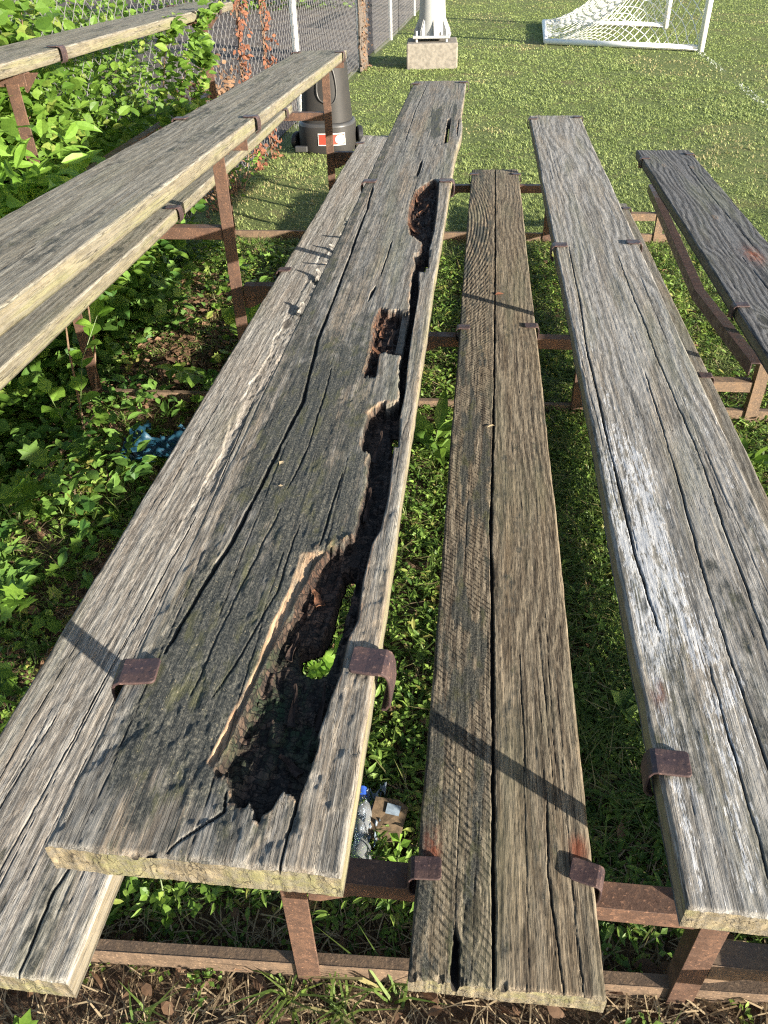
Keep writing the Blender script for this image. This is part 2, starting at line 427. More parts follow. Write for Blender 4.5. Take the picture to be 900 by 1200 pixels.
# ------------------------------------------------------------------ boards
def make_board(name, x0, x1, h, y0, y1, seed, mat, parent, T=0.045, dx=0.0016, near=1.0, feature=None, label=None,
               n_checks=10, relief=1.0, edge=0.003, slope=0.0):
    W = x1 - x0
    # stations along the board: fine close to the eye
    ys = [y0]
    while ys[-1] < y1:
        ys.append(ys[-1] + (0.0020 if dx < .002 else 0.0026) * (1 + (max(ys[-1], 0.3) / near) ** 1.35))
    ys = np.array(ys); ys = y0 + (ys - y0) * (y1 - y0) / (ys[-1] - y0)
    nx = int(W / dx)
    r = 0.006
    u = np.concatenate([r * (1 - np.cos(np.linspace(0, math.pi / 2, 5)))[:-1], np.linspace(r, W - r, nx), (W - r * (1 - np.cos(np.linspace(0, math.pi / 2, 5))))[::-1][1:]])
    nu, ny = len(u), len(ys)
    U, Y = np.meshgrid(u, ys)
    # wandering edges, worn corners
    eL = edge * (fbm(ys * 1.1, 0 * ys + 3, 3, seed) * 1.5 + 0.5 * fbm(ys * 16, 0 * ys, 3, seed + 4))
    eR = edge * (fbm(ys * 1.1, 0 * ys + 8, 3, seed + 9) * 1.5 + 0.5 * fbm(ys * 16, 0 * ys, 3, seed + 5))
    X = x0 + U + eL[:, None] * (1 - U / W) + eR[:, None] * (U / W)
    # ragged ends
    en = 0.0016 * fbm(u * 30, 0 * u, 3, seed + 21) + 0.0012 * fbm(u * 150, 0 * u + 4, 2, seed + 22)
    en2 = 0.006 * fbm(u * 40, 0 * u + 7, 3, seed + 23)
    Y = Y + en[None, :] * np.exp(-(ys - y0) / 0.02)[:, None] + en2[None, :] * np.exp(-(y1 - ys) / 0.02)[:, None]
    d = np.minimum(U, W - U)
    rr = r * (1 + 0.5 * fbm(ys * 14, 0 * ys, 2, seed + 30))[:, None]
    drop = np.where(d < rr, rr - np.sqrt(np.maximum(rr ** 2 - (rr - d) ** 2, 0)), 0)
    dend = np.minimum(Y - y0, y1 - Y)
    drop = np.maximum(drop, 0.004 * np.clip(1 - dend / 0.005, 0, 1) ** 2)
    Z = -drop
    Z += relief * (0.0007 * fbm(X / 0.006, Y / 0.16, 3, seed + 1) + 0.0005 * fbm(X / 0.028, Y / 0.5, 3, seed + 2) + 0.0006 * fbm(X / 0.009, Y / 0.02, 2, seed + 3))
    Z += 0.0030 * fbm(X / 0.4, Y / 1.6, 2, seed + 6)
    A = {k: np.zeros_like(X) for k in ('rot', 'redrot', 'moss', 'crack', 'stain', 'paint', 'tan', 'rust', 'side')}
    pit = np.zeros_like(X)
    hole = np.zeros_like(X, bool)
    st = dict(X=X, Y=Y, Z=Z, A=A, pit=pit, hole=hole, U=U, W=W, T=T)

    def crack(pts, width=0.0016, depth=0.006, jit=0.004, dark=1.0):
        if width < 0.0024: width *= 0.6; depth *= 0.7
        lo = min(p[1] for p in pts) - 0.05; hi = max(p[1] for p in pts) + 0.05
        m_ = (ys > lo) & (ys < hi)
        if not m_.any(): return
        xs_, yy = X[m_], Y[m_]
        xj = xs_ + 0.6 * jit * fbm(yy * 9, 0 * yy + pts[0][0] * 90, 4, seed + 40) + 0.0013 * fbm(yy * 70, 0 * yy + pts[0][0] * 50, 2, seed + 43)
        dd = seg_dist(xj, yy, pts)
        wv = width * (0.6 + 0.9 * np.clip(0.5 + fbm(yy * 14, 0 * yy + 2, 2, seed + 41), 0, 1))
        e0 = min(pts, key=lambda p: p[1]); e1 = max(pts, key=lambda p: p[1])
        taper = np.clip((yy - e0[1] + 0.01) / 0.05, 0.25, 1) * np.clip((e1[1] - yy + 0.01) / 0.05, 0.25, 1)
        g = np.clip(1.35 - dd / (wv * taper + 0.0003), 0, 1)
        st['Z'][m_] -= depth * g
        A['crack'][m_] = np.maximum(A['crack'][m_], dark * np.clip(g * 1.3, 0, 1))
    st['crack'] = crack
    rs = random.Random(seed)
    for i in range(n_checks):
        cx = x0 + W * rs.uniform(0.04, 0.96)
        # more of them where they can be seen
        ya = y0 + (y1 - y0) * rs.random() ** 1.7
        if i < n_checks // 4: ya = y0
        L = rs.uniform(0.12, 0.7)
        dxw = rs.uniform(-0.012, 0.012)
        crack([(cx, ya), (cx + dxw * 0.3, ya + L * 0.5), (cx + dxw, ya + L)], rs.uniform(0.0004, 0.0010), rs.uniform(0.001, 0.0025), 0.004, 0.8)
    if feature: feature(st)
    Z = st['Z']; hole = st['hole']
    Zt = np.where(hole, -T, np.maximum(Z - st['pit'], -T))
    def grid_faces(ni, nj, off, flip=False):
        i = np.arange(ni * nj).reshape(ni, nj) + off
        q = np.stack([i[:-1, :-1], i[:-1, 1:], i[1:, 1:], i[1:, :-1]], -1)
        return q[..., ::-1] if flip else q
    keep = np.ones((ny - 1, nu - 1), bool)
    if hole.any():
        keep = ~(hole[:-1, :-1] & hole[:-1, 1:] & hole[1:, 1:] & hole[1:, :-1])
    V = [np.stack([X, Y, Zt], -1).reshape(-1, 3)]
    F = [grid_faces(ny, nu, 0)[keep].reshape(-1, 4)]
    at = {k: [a.ravel()] for k, a in A.items()}
    n = ny * nu
    def push(P, faces, side):
        nonlocal n
        V.append(P.reshape(-1, 3)); F.append(faces.reshape(-1, 4)); c = P.reshape(-1, 3).shape[0]
        for k in at: at[k].append(np.full(c, side if k == 'side' else 0.0))
        n += c
    # underside (same columns where there are holes)
    ub = np.arange(nu) if hole.any() else np.unique(np.linspace(0, nu - 1, 9).astype(int))
    Pb = np.stack([X[:, ub], Y[:, ub], np.full((ny, len(ub)), -T)], -1)
    fb = grid_faces(ny, len(ub), n, True)
    push(Pb, fb[keep] if hole.any() else fb, 0.55)
    # long sides
    for col_, sgn in ((0, -1), (nu - 1, 1)):
        k = 7
        tt = np.linspace(0, 1, k)[None, :]
        zs = Zt[:, col_][:, None] * (1 - tt) + (-T) * tt
        bul = 0.0022 * fbm(Y[:, col_][:, None] * 5 + 0 * tt, tt * 3 + 0 * zs, 3, seed + 60 + col_) * np.sin(math.pi * tt)
        bul = bul - 0.004 * np.clip((tt - 0.8) / 0.2, 0, 1) ** 2
        P = np.stack([X[:, col_][:, None] + sgn * bul, Y[:, col_][:, None] + 0 * tt, zs], -1)
        push(P, grid_faces(ny, k, n, sgn < 0), 0.85)
    # ends
    for row, sgn in ((0, -1), (ny - 1, 1)):
        k = 7
        tt = np.linspace(0, 1, k)[:, None]
        zs = Zt[row][None, :] * (1 - tt) + (-T) * tt
        yo = Y[row][None, :] + sgn * 0.0006 * fbm(u[None, :] * 60 + 0 * tt, tt * 5 + 0 * zs, 3, seed + 70) * np.sin(math.pi * tt)
        P = np.stack([X[row][None, :] + 0 * tt, yo, zs], -1)
        push(P, grid_faces(k, nu, n, sgn > 0), 1.0)
    V = np.concatenate(V)
    cx = (x0 + x1) / 2
    V[:, 0] -= cx; V[:, 1] -= y0
    attrs = {k: np.concatenate(a) for k, a in at.items() if any(q.any() for q in a)}
    me = mesh_from(name, V, F, mat, True, attrs)
    o = obj(name, me, parent, (cx, y0, CAM_H - h))
    o.rotation_euler = (slope, 0, 0)
    if label: o['label'] = label
    return o

# ---- the rotten seat board -------------------------------------------------
NEAR_CAV = [(-.149, 1.362), (-.178, 1.351), (-.197, 1.312), (-.199, 1.276), (-.197, 1.190), (-.178, 1.165), (-.173, 1.09), (-.171, 1.039),
            (-.171, .921), (-.206, .891), (-.216, .866), (-.235, .755), (-.249, .659), (-.255, .603), (-.263, .538), (-.272, .502),
            (-.256, .493), (-.245, .472), (-.220, .464), (-.212, .453), (-.193, .453), (-.184, .467), (-.167, .469), (-.160, .506), (-.155, .533),
            (-.158, .548), (-.153, .604), (-.146, .649), (-.145, .714), (-.137, .758), (-.141, .834), (-.138, .913), (-.129, .950),
            (-.126, 1.050), (-.133, 1.212), (-.132, 1.303), (-.131, 1.362)]
SLIT = [(-.150, 1.35), (-.138, 1.364), (-.152, 1.514), (-.153, 1.607), (-.155, 1.676), (-.155, 1.816), (-.163, 1.938), (-.170, 2.087), (-.166, 2.141),
        (-.176, 2.24), (-.139, 2.24), (-.128, 2.115), (-.155, 2.101), (-.143, 1.939), (-.142, 1.817), (-.140, 1.658), (-.136, 1.507), (-.131, 1.40), (-.131, 1.35)]
CAV_MID = [(-.236, 1.823), (-.239, 1.755), (-.232, 1.621), (-.229, 1.509), (-.224, 1.458), (-.198, 1.467), (-.204, 1.582), (-.155, 1.576), (-.150, 1.70), (-.150, 1.815), (-.19, 1.832)]
CAV_FAR = [(-.165, 3.060), (-.184, 3.052), (-.204, 2.969), (-.229, 2.900), (-.234, 2.730), (-.226, 2.539), (-.207, 2.410), (-.190, 2.394), (-.165, 2.339), (-.165, 2.277),
           (-.170, 2.21), (-.138, 2.21), (-.135, 2.309), (-.132, 2.437), (-.135, 2.634), (-.141, 2.857), (-.147, 3.016)]
LEDGE = [(-.206, .891), (-.246, .882), (-.246, .807), (-.255, .737), (-.259, .644), (-.267, .597), (-.276, .533), (-.281, .506), (-.272, .500),
         (-.263, .538), (-.255, .603), (-.249, .659), (-.235, .755), (-.216, .866)]
THRU = [(-.210, .703), (-.184, .718), (-.178, .750), (-.177, .800), (-.174, .865), (-.160, .870), (-.163, .745), (-.168, .697), (-.172, .667), (-.182, .664), (-.203, .669)]
THRU_2 = [(-.146, 1.29), (-.135, 1.29), (-.130, 1.20), (-.138, 1.20)]
THRU_3 = [(-.150, 2.10), (-.142, 2.10), (-.137, 2.26), (-.146, 2.26)]
FAR_SLIT_A = [(-.171, 4.19), (-.163, 3.68), (-.144, 3.68), (-.152, 4.20)]
FAR_SLIT_B = [(-.117, 4.19), (-.113, 3.79), (-.108, 3.79), (-.112, 4.19)]

def rotten(st):
    X, Y, A = st['X'], st['Y'], st['A']
    crack = st['crack']
    # a bulge where the right edge has warped away
    bul = np.exp(-((Y - 3.95) / 0.28) ** 2) * sstep(0.6, 1.0, st['U'] / st['W'])
    X += 0.014 * bul
    # peeled surface layer: front left is a step lower, bounded by the ragged crack
    crack([(-.388, 2.955), (-.374, 2.677), (-.359, 1.918), (-.355, 1.632), (-.334, 1.351), (-.345, 1.131), (-.351, 1.026), (-.358, .889), (-.375, .791), (-.384, .665)], 0.0024, 0.009, 0.004)
    crack([(-.300, .99), (-.318, .80), (-.330, .60)], 0.0012, 0.004, 0.006, 0.6)
    crack([(-.214, 1.10), (-.219, .90)], 0.0016, 0.006, 0.005)
    crack([(-.249, .474), (-.244, .448), (-.260, .431), (-.281, .410), (-.290, .395), (-.339, .387)], 0.0022, 0.010, 0.004)
    crack([(-.158, .548), (-.167, .455), (-.170, .385)], 0.0018, 0.012, 0.003)
    crack([(-.359, .893), (-.290, .891)], 0.0018, 0.004, 0.004, 0.8)
    crack([(-.26, .95), (-.262, .80), (-.285, .66), (-.30, .60)], 0.0012, 0.004, 0.006)
    crack([(-.30, 1.5), (-.29, 1.2), (-.30, 1.05)], 0.0014, 0.005, 0.006)
    crack([(-.255, 2.35), (-.258, 2.05)], 0.0022, 0.008, 0.004)
    crack([(-.262, 1.98), (-.268, 1.88)], 0.0035, 0.010, 0.004)
    crack([(-.235, 3.35), (-.238, 3.10)], 0.0035, 0.010, 0.003)
    crack([(-.40, 3.62), (-.30, 3.61), (-.22, 3.60), (-.16, 3.66)], 0.006, 0.003, 0.003, 0.3)
    crack([(-.34, 5.2), (-.345, 4.4), (-.335, 3.7)], 0.002, 0.006, 0.004)
    crack([(-.30, 1.36), (-.26, 1.365), (-.20, 1.35)], 0.002, 0.003, 0.01, 0.4)
    flaky = sstep(0.0, 0.25, fbm(X / 0.03, Y / 0.05, 4, 301)) * np.exp(-np.maximum(Y - 0.5, 0) / 0.7)
    st['Z'] -= 0.0022 * flaky
    # algae crust over the damp middle, thinning out with distance
    mid = sstep(-.42, -.37, X) * (1 - sstep(-.235, -.16, X) * 0.6)
    A['stain'][:] = np.clip(mid * (0.50 + 0.55 * np.exp(-np.maximum(Y - 0.45, 0) / 1.2)) * (0.95 + 0.9 * fbm(X / 0.06, Y / 0.22, 4, 77)), 0, 0.95)
    A['stain'] *= (1 - 0.8 * sstep(-.165, -.145, X)) * (1 - 0.62 * sstep(1.0, 2.0, Y))
    A['stain'] *= 0.35 + 0.65 * sstep(.40, .56, Y + 0.05 * fbm(X / .03, Y / .1, 2, 79))
    A['stain'] = np.maximum(A['stain'], 0.5 * sstep(-.385, -.395, X + 0.01 * fbm(Y * 3, 0 * Y, 2, 5)) * sstep(1.0, 1.4, Y) )
    # dark damp stains at the far end
    for P in ([(-.272, 4.45), (-.210, 4.45), (-.185, 3.8), (-.232, 3.8)], [(-.161, 4.54), (-.125, 4.54), (-.131, 3.8), (-.142, 3.8)]):
        A['stain'][:] = np.maximum(A['stain'], 0.9 * sstep(-0.006, 0.010, poly_sd(X + .012 * fbm(X / .03, Y / .15, 3, 60), Y + .16 * fbm(X / .012, Y / .3, 3, 61), P)))
    jit = 0.0035 * fbm(X / 0.012, Y / 0.03, 3, 88) + 0.0025 * fbm(X / 0.03, Y / 0.012, 2, 89)
    blocks = 0.006 * (_hash(np.floor(X / 0.013 + 0.4 * vnoise(X * 40, Y * 30, 2)), np.floor(Y / 0.021 + 0.5 * vnoise(X * 60, Y * 20, 4)), 9) - 0.5)
    fib = 0.016 * (_hash(np.floor(X / 0.010 + 0.6 * vnoise(X * 120, Y * 3, 6)), np.floor(Y / 0.3), 97) - .5) + 0.005 * fbm(X / 0.0035, Y / 0.08, 2, 98) + 0.010 * vnoise(X / 0.02, Y / 0.2, 99)
    pit = st['pit']
    def cavity(P, depth, wall, redside=0.0, moss=0.0):
        sd = poly_sd(X + 0.5 * jit, Y + fib, P) + 0.5 * jit
        k = sstep(0.0, wall, sd)
        dpt = k * (depth + blocks * (1.0 + redside) + 0.008 * fbm(X / 0.012, Y / 0.05, 4, 90) * (1 + redside))
        pit[:] = np.maximum(pit, dpt)
        A['rot'][:] = np.maximum(A['rot'], sstep(-0.0005, 0.0025, sd))
        # pale torn rim
        rim = np.exp(-((sd + 0.0012) / 0.0016) ** 2)
        A['tan'][:] = np.maximum(A['tan'], 0.45 * rim * np.clip(0.25 + 2.4 * fbm(X * 160, Y * 30, 3, 91), 0, 1))
        if redside:
            left = 0.35 + 0.65 * np.exp(-np.maximum(X - np.interp(Y, [1.4, 1.5, 1.8, 2.35, 2.7, 3.05], [-.225, -.23, -.235, -.185, -.232, -.18]), 0) / 0.03)
            A['redrot'][:] = np.maximum(A['redrot'], redside * np.where(sd > -0.004, left * (1 - .8 * sstep(-.165, -.150, X)), 0))
        return sd
    sd = cavity(NEAR_CAV, 0.022, 0.007)
    deep = sstep(0.98, 1.25, Y) * sstep(-0.0, 0.004, sd)
    pit += deep * 0.010
    A['moss'][:] = np.maximum(A['moss'], np.where(sd > 0, np.exp(-((Y - 0.60) / 0.09) ** 2), 0))
    A['redrot'][:] = np.maximum(A['redrot'], np.where(sd > 0, 0.5 * np.exp(-((Y - 0.80) / 0.09) ** 2), 0))
    jit += 0.004
    cavity(SLIT, 0.040, 0.004)
    jit -= 0.004
    cavity(CAV_MID, 0.026, 0.008, 0.9)
    cavity(CAV_FAR, 0.026, 0.010, 1.0)
    cavity(FAR_SLIT_A, 0.038, 0.006)
    cavity(FAR_SLIT_B, 0.035, 0.004)
    # the sliver still standing in the middle cavity
    sl = poly_sd(X, Y, [(-.175, 1.83), (-.157, 1.83), (-.156, 1.60), (-.172, 1.60)])
    pit[:] = np.where(sl > 0, np.minimum(pit, 0.010), pit)
    A['rot'][:] = np.where(sl > 0, 0.55, A['rot'])
    # torn tan ledge along the left of the near cavity
    sl = poly_sd(X, Y, LEDGE) + 0.0012 * fbm(Y / 0.02, 0 * Y, 3, 95)
    k = sstep(-0.001, 0.002, sl)
    inner = seg_dist(X, Y + 0.6 * fib, [(-.272, .502), (-.263, .538), (-.255, .603), (-.249, .659), (-.235, .755), (-.216, .866), (-.206, .891)])
    slope = 0.013 * np.exp(-inner / 0.012) * sstep(-0.001, 0.006, sl) + 0.0030 * fbm(X / 0.0035, Y / 0.045, 3, 96) * sstep(0, .004, sl) + 0.0015 * fbm(X / 0.006, Y / 0.012, 3, 94)
    k2 = sstep(-0.005, 0.001, sl)
    pit[:] = pit * (1 - k2) + slope * k2
    A['rot'][:] = A['rot'] * (1 - k)
    A['tan'][:] = np.maximum(A['tan'], k * np.clip(0.62 + 1.0 * fbm(X / 0.005, Y / 0.05, 3, 92), 0.15, 0.95) * (1 - 0.45 * sstep(.72, .88, Y)))
    # raised torn lip at the head of the cavity
    lip = np.exp(-(seg_dist(X, Y, [(-.222, .895), (-.206, .905), (-.176, .925)]) / 0.008) ** 2)
    st['Z'] += 0.004 * lip * np.clip(.6 + 1.5 * fbm(X / .006, Y / .02, 3, 93), 0, 1.5)
    A['tan'][:] = np.maximum(A['tan'], 0.30 * lip * (A['rot'] < 0.5) * np.clip(.5 + 2 * fbm(X / .006, Y / .02, 3, 93), 0, 1))
    lip = np.exp(-(seg_dist(X, Y, [(-.196, 1.315), (-.178, 1.352), (-.150, 1.366)]) / 0.006) ** 2)
    A['tan'][:] = np.maximum(A['tan'], 0.6 * lip * np.clip(.5 + 2 * fbm(X / .006, Y / .02, 3, 193), 0, 1))
    for P in (THRU, THRU_2, THRU_3):
        s2 = poly_sd(X, Y, P) + jit * 0.7
        pit[:] = np.where(s2 > -0.006, np.maximum(pit, sstep(-0.006, 0.0, s2) * 0.050), pit)
        st['hole'] |= (s2 > 0)
    fs = poly_sd(X, Y, FAR_SLIT_A) + 0.3 * jit
    st['hole'] |= (fs > 0.006)

def pale_lower(st):
    X, Y, A = st['X'], st['Y'], st['A']
    # delaminated lower layer along the right half, ragged boundary
    b = -.66 + 0.04 * fbm(Y * 2.2, 0 * Y, 3, 120) + 0.012 * fbm(Y * 15, 0 * Y, 3, 121) + 0.03 * sstep(2.4, 3.4, Y) - 0.0
    lower = sstep(0.0, 0.004, X - b) * sstep(1.2, 1.6, Y) * (1 - sstep(3.6, 3.9, Y))
    lower = lower * sstep(-.12, .16, fbm(X / .06, Y * 2.6, 3, 126))
    st['Z'] -= 0.0035 * lower
    rough = fbm(X / 0.012, Y / 0.02, 4, 122)
    st['Z'] += 0.0022 * rough * np.clip(lower + 0.35, 0, 1)
    A['stain'][:] = np.clip(0.35 * lower * sstep(-0.1, 0.3, rough) + 0.5 * sstep(0.12, 0.4, fbm(X / 0.03, Y / 0.06, 4, 123)) * np.exp(-np.maximum(Y - .4, 0) / .35), 0, 0.8)
    for P in ([(-.64, 2.9), (-.60, 2.85), (-.57, 3.0), (-.60, 3.05)], [(-.60, 3.4), (-.565, 3.3), (-.555, 3.5), (-.58, 3.6)], [(-.62, 2.2), (-.60, 2.2), (-.60, 2.26), (-.62, 2.26)]):
        s = poly_sd(X, Y, P) + 0.006 * rough
        st['pit'][:] = np.maximum(st['pit'], 0.010 * sstep(0, 0.006, s)); A['stain'][:] = np.maximum(A['stain'], 0.85 * sstep(0, 0.006, s))
    c = st['crack']
    c([(-.66, .375), (-.655, .62), (-.645, .95), (-.63, 1.4)], 0.0012, 0.004, 0.006)
    c([(-.56, .375), (-.565, .50), (-.545, .6)], 0.0018, 0.007, 0.004)
    c([(-.72, .375), (-.715, .56), (-.70, .80)], 0.0010, 0.003, 0.004)
    c([(-.59, .9), (-.60, 1.25), (-.62, 1.7), (-.63, 1.95)], 0.0010, 0.004, 0.006)

def split_brown(st):
    X, Y, A = st['X'], st['Y'], st['A']
    c = st['crack']
    c([(.078, .50), (.079, 1.1), (.074, 1.65), (.082, 2.2), (.087, 2.75), (.092, 3.6), (.096, 4.6), (.10, 5.48)], 0.0026, 0.016, 0.003)
    c([(.185, .51), (.172, .70), (.178, .86)], 0.0014, 0.006, 0.004)
    c([(.215, .51), (.212, .60)], 0.0012, 0.006, 0.003)
    c([(.14, .9), (.138, 1.2)], 0.001, 0.004, 0.004)
    # ragged notch in the near end
    s = poly_sd(X, Y, [(.010, .50), (.028, .50), (.026, .58), (.014, .60)]) + 0.003 * fbm(X * 300, Y * 60, 2, 140)
    st['pit'][:] = np.maximum(st['pit'], 0.022 * sstep(0, 0.004, s)); A['crack'][:] = np.maximum(A['crack'], sstep(0, 0.003, s))
    s = np.clip(1 - (Y - .515) / 0.012, 0, 1) * sstep(0.0, 0.25, fbm(X / 0.012, 0 * Y, 3, 141)) * (X < .16)
    A['crack'][:] = np.maximum(A['crack'], s); st['Z'] -= 0.008 * s
    left = 1 - sstep(.05, .085, X)
    st['Z'] += left * 0.0009 * np.sin((X * .70 + Y * .71) * 6.283 / 0.0115 + 2 * fbm(X * 16, Y * 4, 2, 142))
    A['stain'][:] = np.clip(0.62 * left * sstep(-0.2, 0.3, fbm(X / 0.04, Y / 0.3, 3, 143)) + 0.32 * sstep(0.08, 0.35, fbm(X / 0.03, Y / 0.14, 4, 144)), 0, 0.7)
    for (cx, cy) in ((.226, .745), (-.028, .74)):
        A['rust'][:] = np.maximum(A['rust'], 0.8 * np.exp(-((X - cx) / 0.016) ** 4 - ((Y - cy) / 0.032) ** 4))

def painted(st):
    X, Y, A = st['X'], st['Y'], st['A']
    c = st['crack']
    c([(.335, .95), (.322, 1.15), (.320, 1.5), (.318, 2.0), (.33, 2.4), (.335, 2.9)], 0.0022, 0.009, 0.003)
    c([(.44, .50), (.435, 1.0), (.45, 1.5), (.455, 1.9)], 0.0016, 0.006, 0.006)
    c([(.50, .9), (.51, 1.5), (.50, 2.1), (.50, 2.8)], 0.0015, 0.006, 0.006)
    c([(.395, .49), (.40, .9)], 0.0012, 0.004, 0.005)
    n = fbm(X / 0.035, Y / 0.35, 4, 160)
    band = 0.95 * np.exp(-((X - (.355 - .012 * (Y - 1))) / 0.05) ** 2) * sstep(2.3, 1.5, Y) * (.35 + .65 * sstep(.75, 1.05, Y)) + 0.5 * np.exp(-((X - .43) / 0.06) ** 2) * sstep(1.3, .8, Y) * (.4 + .6 * sstep(.55, .8, Y))
    band = band + 0.6 * np.exp(-((X - .555) / 0.035) ** 2) * sstep(2.3, 1.5, Y) + 0.55 * np.exp(-((X - .31) / .02) ** 2) * sstep(2.6, 1.6, Y)
    A['paint'][:] = np.clip(band * (0.85 + 1.1 * n), 0, 1)
    A['stain'][:] = np.clip(0.38 * sstep(0.1, 0.35, fbm(X / 0.05, Y / 0.25, 4, 161)) * sstep(3.5, 1.0, Y), 0, 0.6)
    A['rust'][:] = 0.5 * np.exp(-((X - .31) / 0.012) ** 2 - ((Y - .82) / 0.03) ** 2)

def charcoal(st):
    X, Y, A = st['X'], st['Y'], st['A']
    c = st['crack']
    c([(1.15, 2.0), (1.13, 2.8), (1.12, 3.4)], 0.0018, 0.006, 0.005)
    c([(1.20, 3.5), (1.19, 4.4), (1.20, 5.0)], 0.0014, 0.005, 0.005)
    for (kx, ky, s) in ((1.17, 3.42, 1.0), (1.06, 4.95, .5), (1.21, 4.9, .5), (1.13, 3.95, .6)):
        r = np.hypot((X - kx) / 0.028, (Y - ky) / 0.075) / s
        st['Z'] += 0.003 * np.exp(-r ** 2) - 0.003 * np.exp(-(r / 0.35) ** 2)
        A['tan'][:] = np.maximum(A['tan'], 0.25 * np.exp(-((r - .55) / .25) ** 2))
        if s == 1.0: A['rust'][:] = np.maximum(A['rust'], 0.9 * np.exp(-(r / 1.2) ** 2))

def olive(st):
    X, Y, A = st['X'], st['Y'], st['A']
    A['stain'][:] = np.clip(0.4 * sstep(0.05, 0.35, fbm(X / 0.05, Y / 0.4, 4, int(st['X'][0, 0] * -100))), 0, .5)

# ------------------------------------------------------------------ bleachers
bleachers = thing('bleachers', 'old five row bleachers of weathered grey planks on brown steel legs, one seat rotted through', 'bleachers')
BOARDS = {}
ROWS = [
    # key, x0, x1, h(below eye), y0, y1, seed, material, kwargs
    ('A', -1.915, -1.620, 0.317, 0.5, 5.75, 10, 'wood_b', dict(name='seat_board', dx=0.005, near=1.6, n_checks=8, slope=-.0071, feature=olive, label='highest seat board, olive grey with a mossy lit edge')),
    ('B', -1.125, -0.835, 0.508, 0.4, 5.33, 20, 'wood_b', dict(name='seat_board', dx=0.003, near=1.2, n_checks=16, slope=-.0155, feature=olive, label='grey seat board with a pale yellow sunlit edge')),
    ('BF', -1.478, -1.188, 0.87, 0.5, 5.30, 30, 'wood_b', dict(name='foot_board', dx=0.005, near=1.6, n_checks=6, feature=olive)),
    ('C', -0.785, -0.490, 1.10, 0.385, 5.55, 40, 'wood_c', dict(name='foot_board', n_checks=14, relief=1.3, feature=pale_lower, label='pale foot board with flaking delaminated surface')),
    ('D', -0.424, -0.106, 0.76, 0.390, 5.38, 50, 'wood_main', dict(name='seat_board', n_checks=10, relief=1.2, feature=rotten, label='rotten dark seat board with jagged holes along its right side')),
    ('E', -0.053, 0.251, 1.30, 0.515, 5.50, 60, 'wood_e', dict(name='foot_board', n_checks=18, relief=1.2, feature=split_brown, label='brown foot board split lengthwise with diagonal saw marks')),
    ('F', 0.288, 0.590, 0.95, 0.486, 5.34, 70, 'wood_f', dict(name='seat_board', n_checks=14, relief=1.1, feature=painted, label='grey seat board with worn white paint streaks')),
    ('FF', 0.660, 0.955, 1.47, 0.5, 5.35, 80, 'wood_main', dict(name='foot_board', dx=0.004, near=1.4, n_checks=10)),  # darker wood picked to stand in for the shade on this board
    ('G', 0.965, 1.277, 1.15, 0.5, 5.35, 90, 'wood_g', dict(name='seat_board', dx=0.003, near=1.4, n_checks=16, relief=1.4, feature=charcoal, label='lowest seat board, charcoal grey with raised grain and knots')),
]
for key, x0, x1, h, y0, y1, seed, mt, kw in ROWS:
    kw = dict(kw); nm = kw.pop('name')
    BOARDS[key] = make_board(nm, x0, x1, h, y0, y1, seed, MAT[mt], bleachers, **kw)

def clip_mesh(sgn):
    """bent hold-down strap hooked over a board edge; origin at the top edge"""
    cl = [(-0.043, 0.0045), (-0.0415, 0.0045), (-0.038, 0.0044), (-0.02, 0.0035), (0.003, 0.004), (0.0085, 0.002), (0.012, -0.004), (0.0135, -0.012), (0.0138, -0.030), (0.0125, -0.042), (0.008, -0.049), (0.001, -0.051)]
    t = 0.0042; wy = 0.021
    P = np.array(cl); n = len(P)
    d = np.gradient(P, axis=0); d /= np.linalg.norm(d, axis=1)[:, None]
    nr = np.stack([-d[:, 1], d[:, 0]], 1)
    outer = P + nr * t * 0.5; inner = P - nr * t * 0.5
    V = []
    for yv in (-wy, wy):
        for ring in (outer, inner):
            V += [(sgn * x, yv * (0.74, 0.90, 1.0)[min(i_, 2)], z) for i_, (x, z) in enumerate(ring)]
    q = []
    o0, i0, o1, i1 = 0, n, 2 * n, 3 * n
    for k in range(n - 1):
        q += [(o0 + k, o0 + k + 1, o1 + k + 1, o1 + k), (i0 + k + 1, i0 + k, i1 + k, i1 + k + 1),
              (o0 + k + 1, o0 + k, i0 + k, i0 + k + 1), (o1 + k, o1 + k + 1, i1 + k + 1, i1 + k)]
    q += [(o0, o1, i1, i0), (o0 + n - 1, i0 + n - 1, i1 + n - 1, o1 + n - 1)]
    if sgn < 0: q = [f[::-1] for f in q]
    return mesh_from('hold_down_clip', V, [np.array(q)], MAT['clip'], False)
CLIP_R, CLIP_L = clip_mesh(1), clip_mesh(-1)

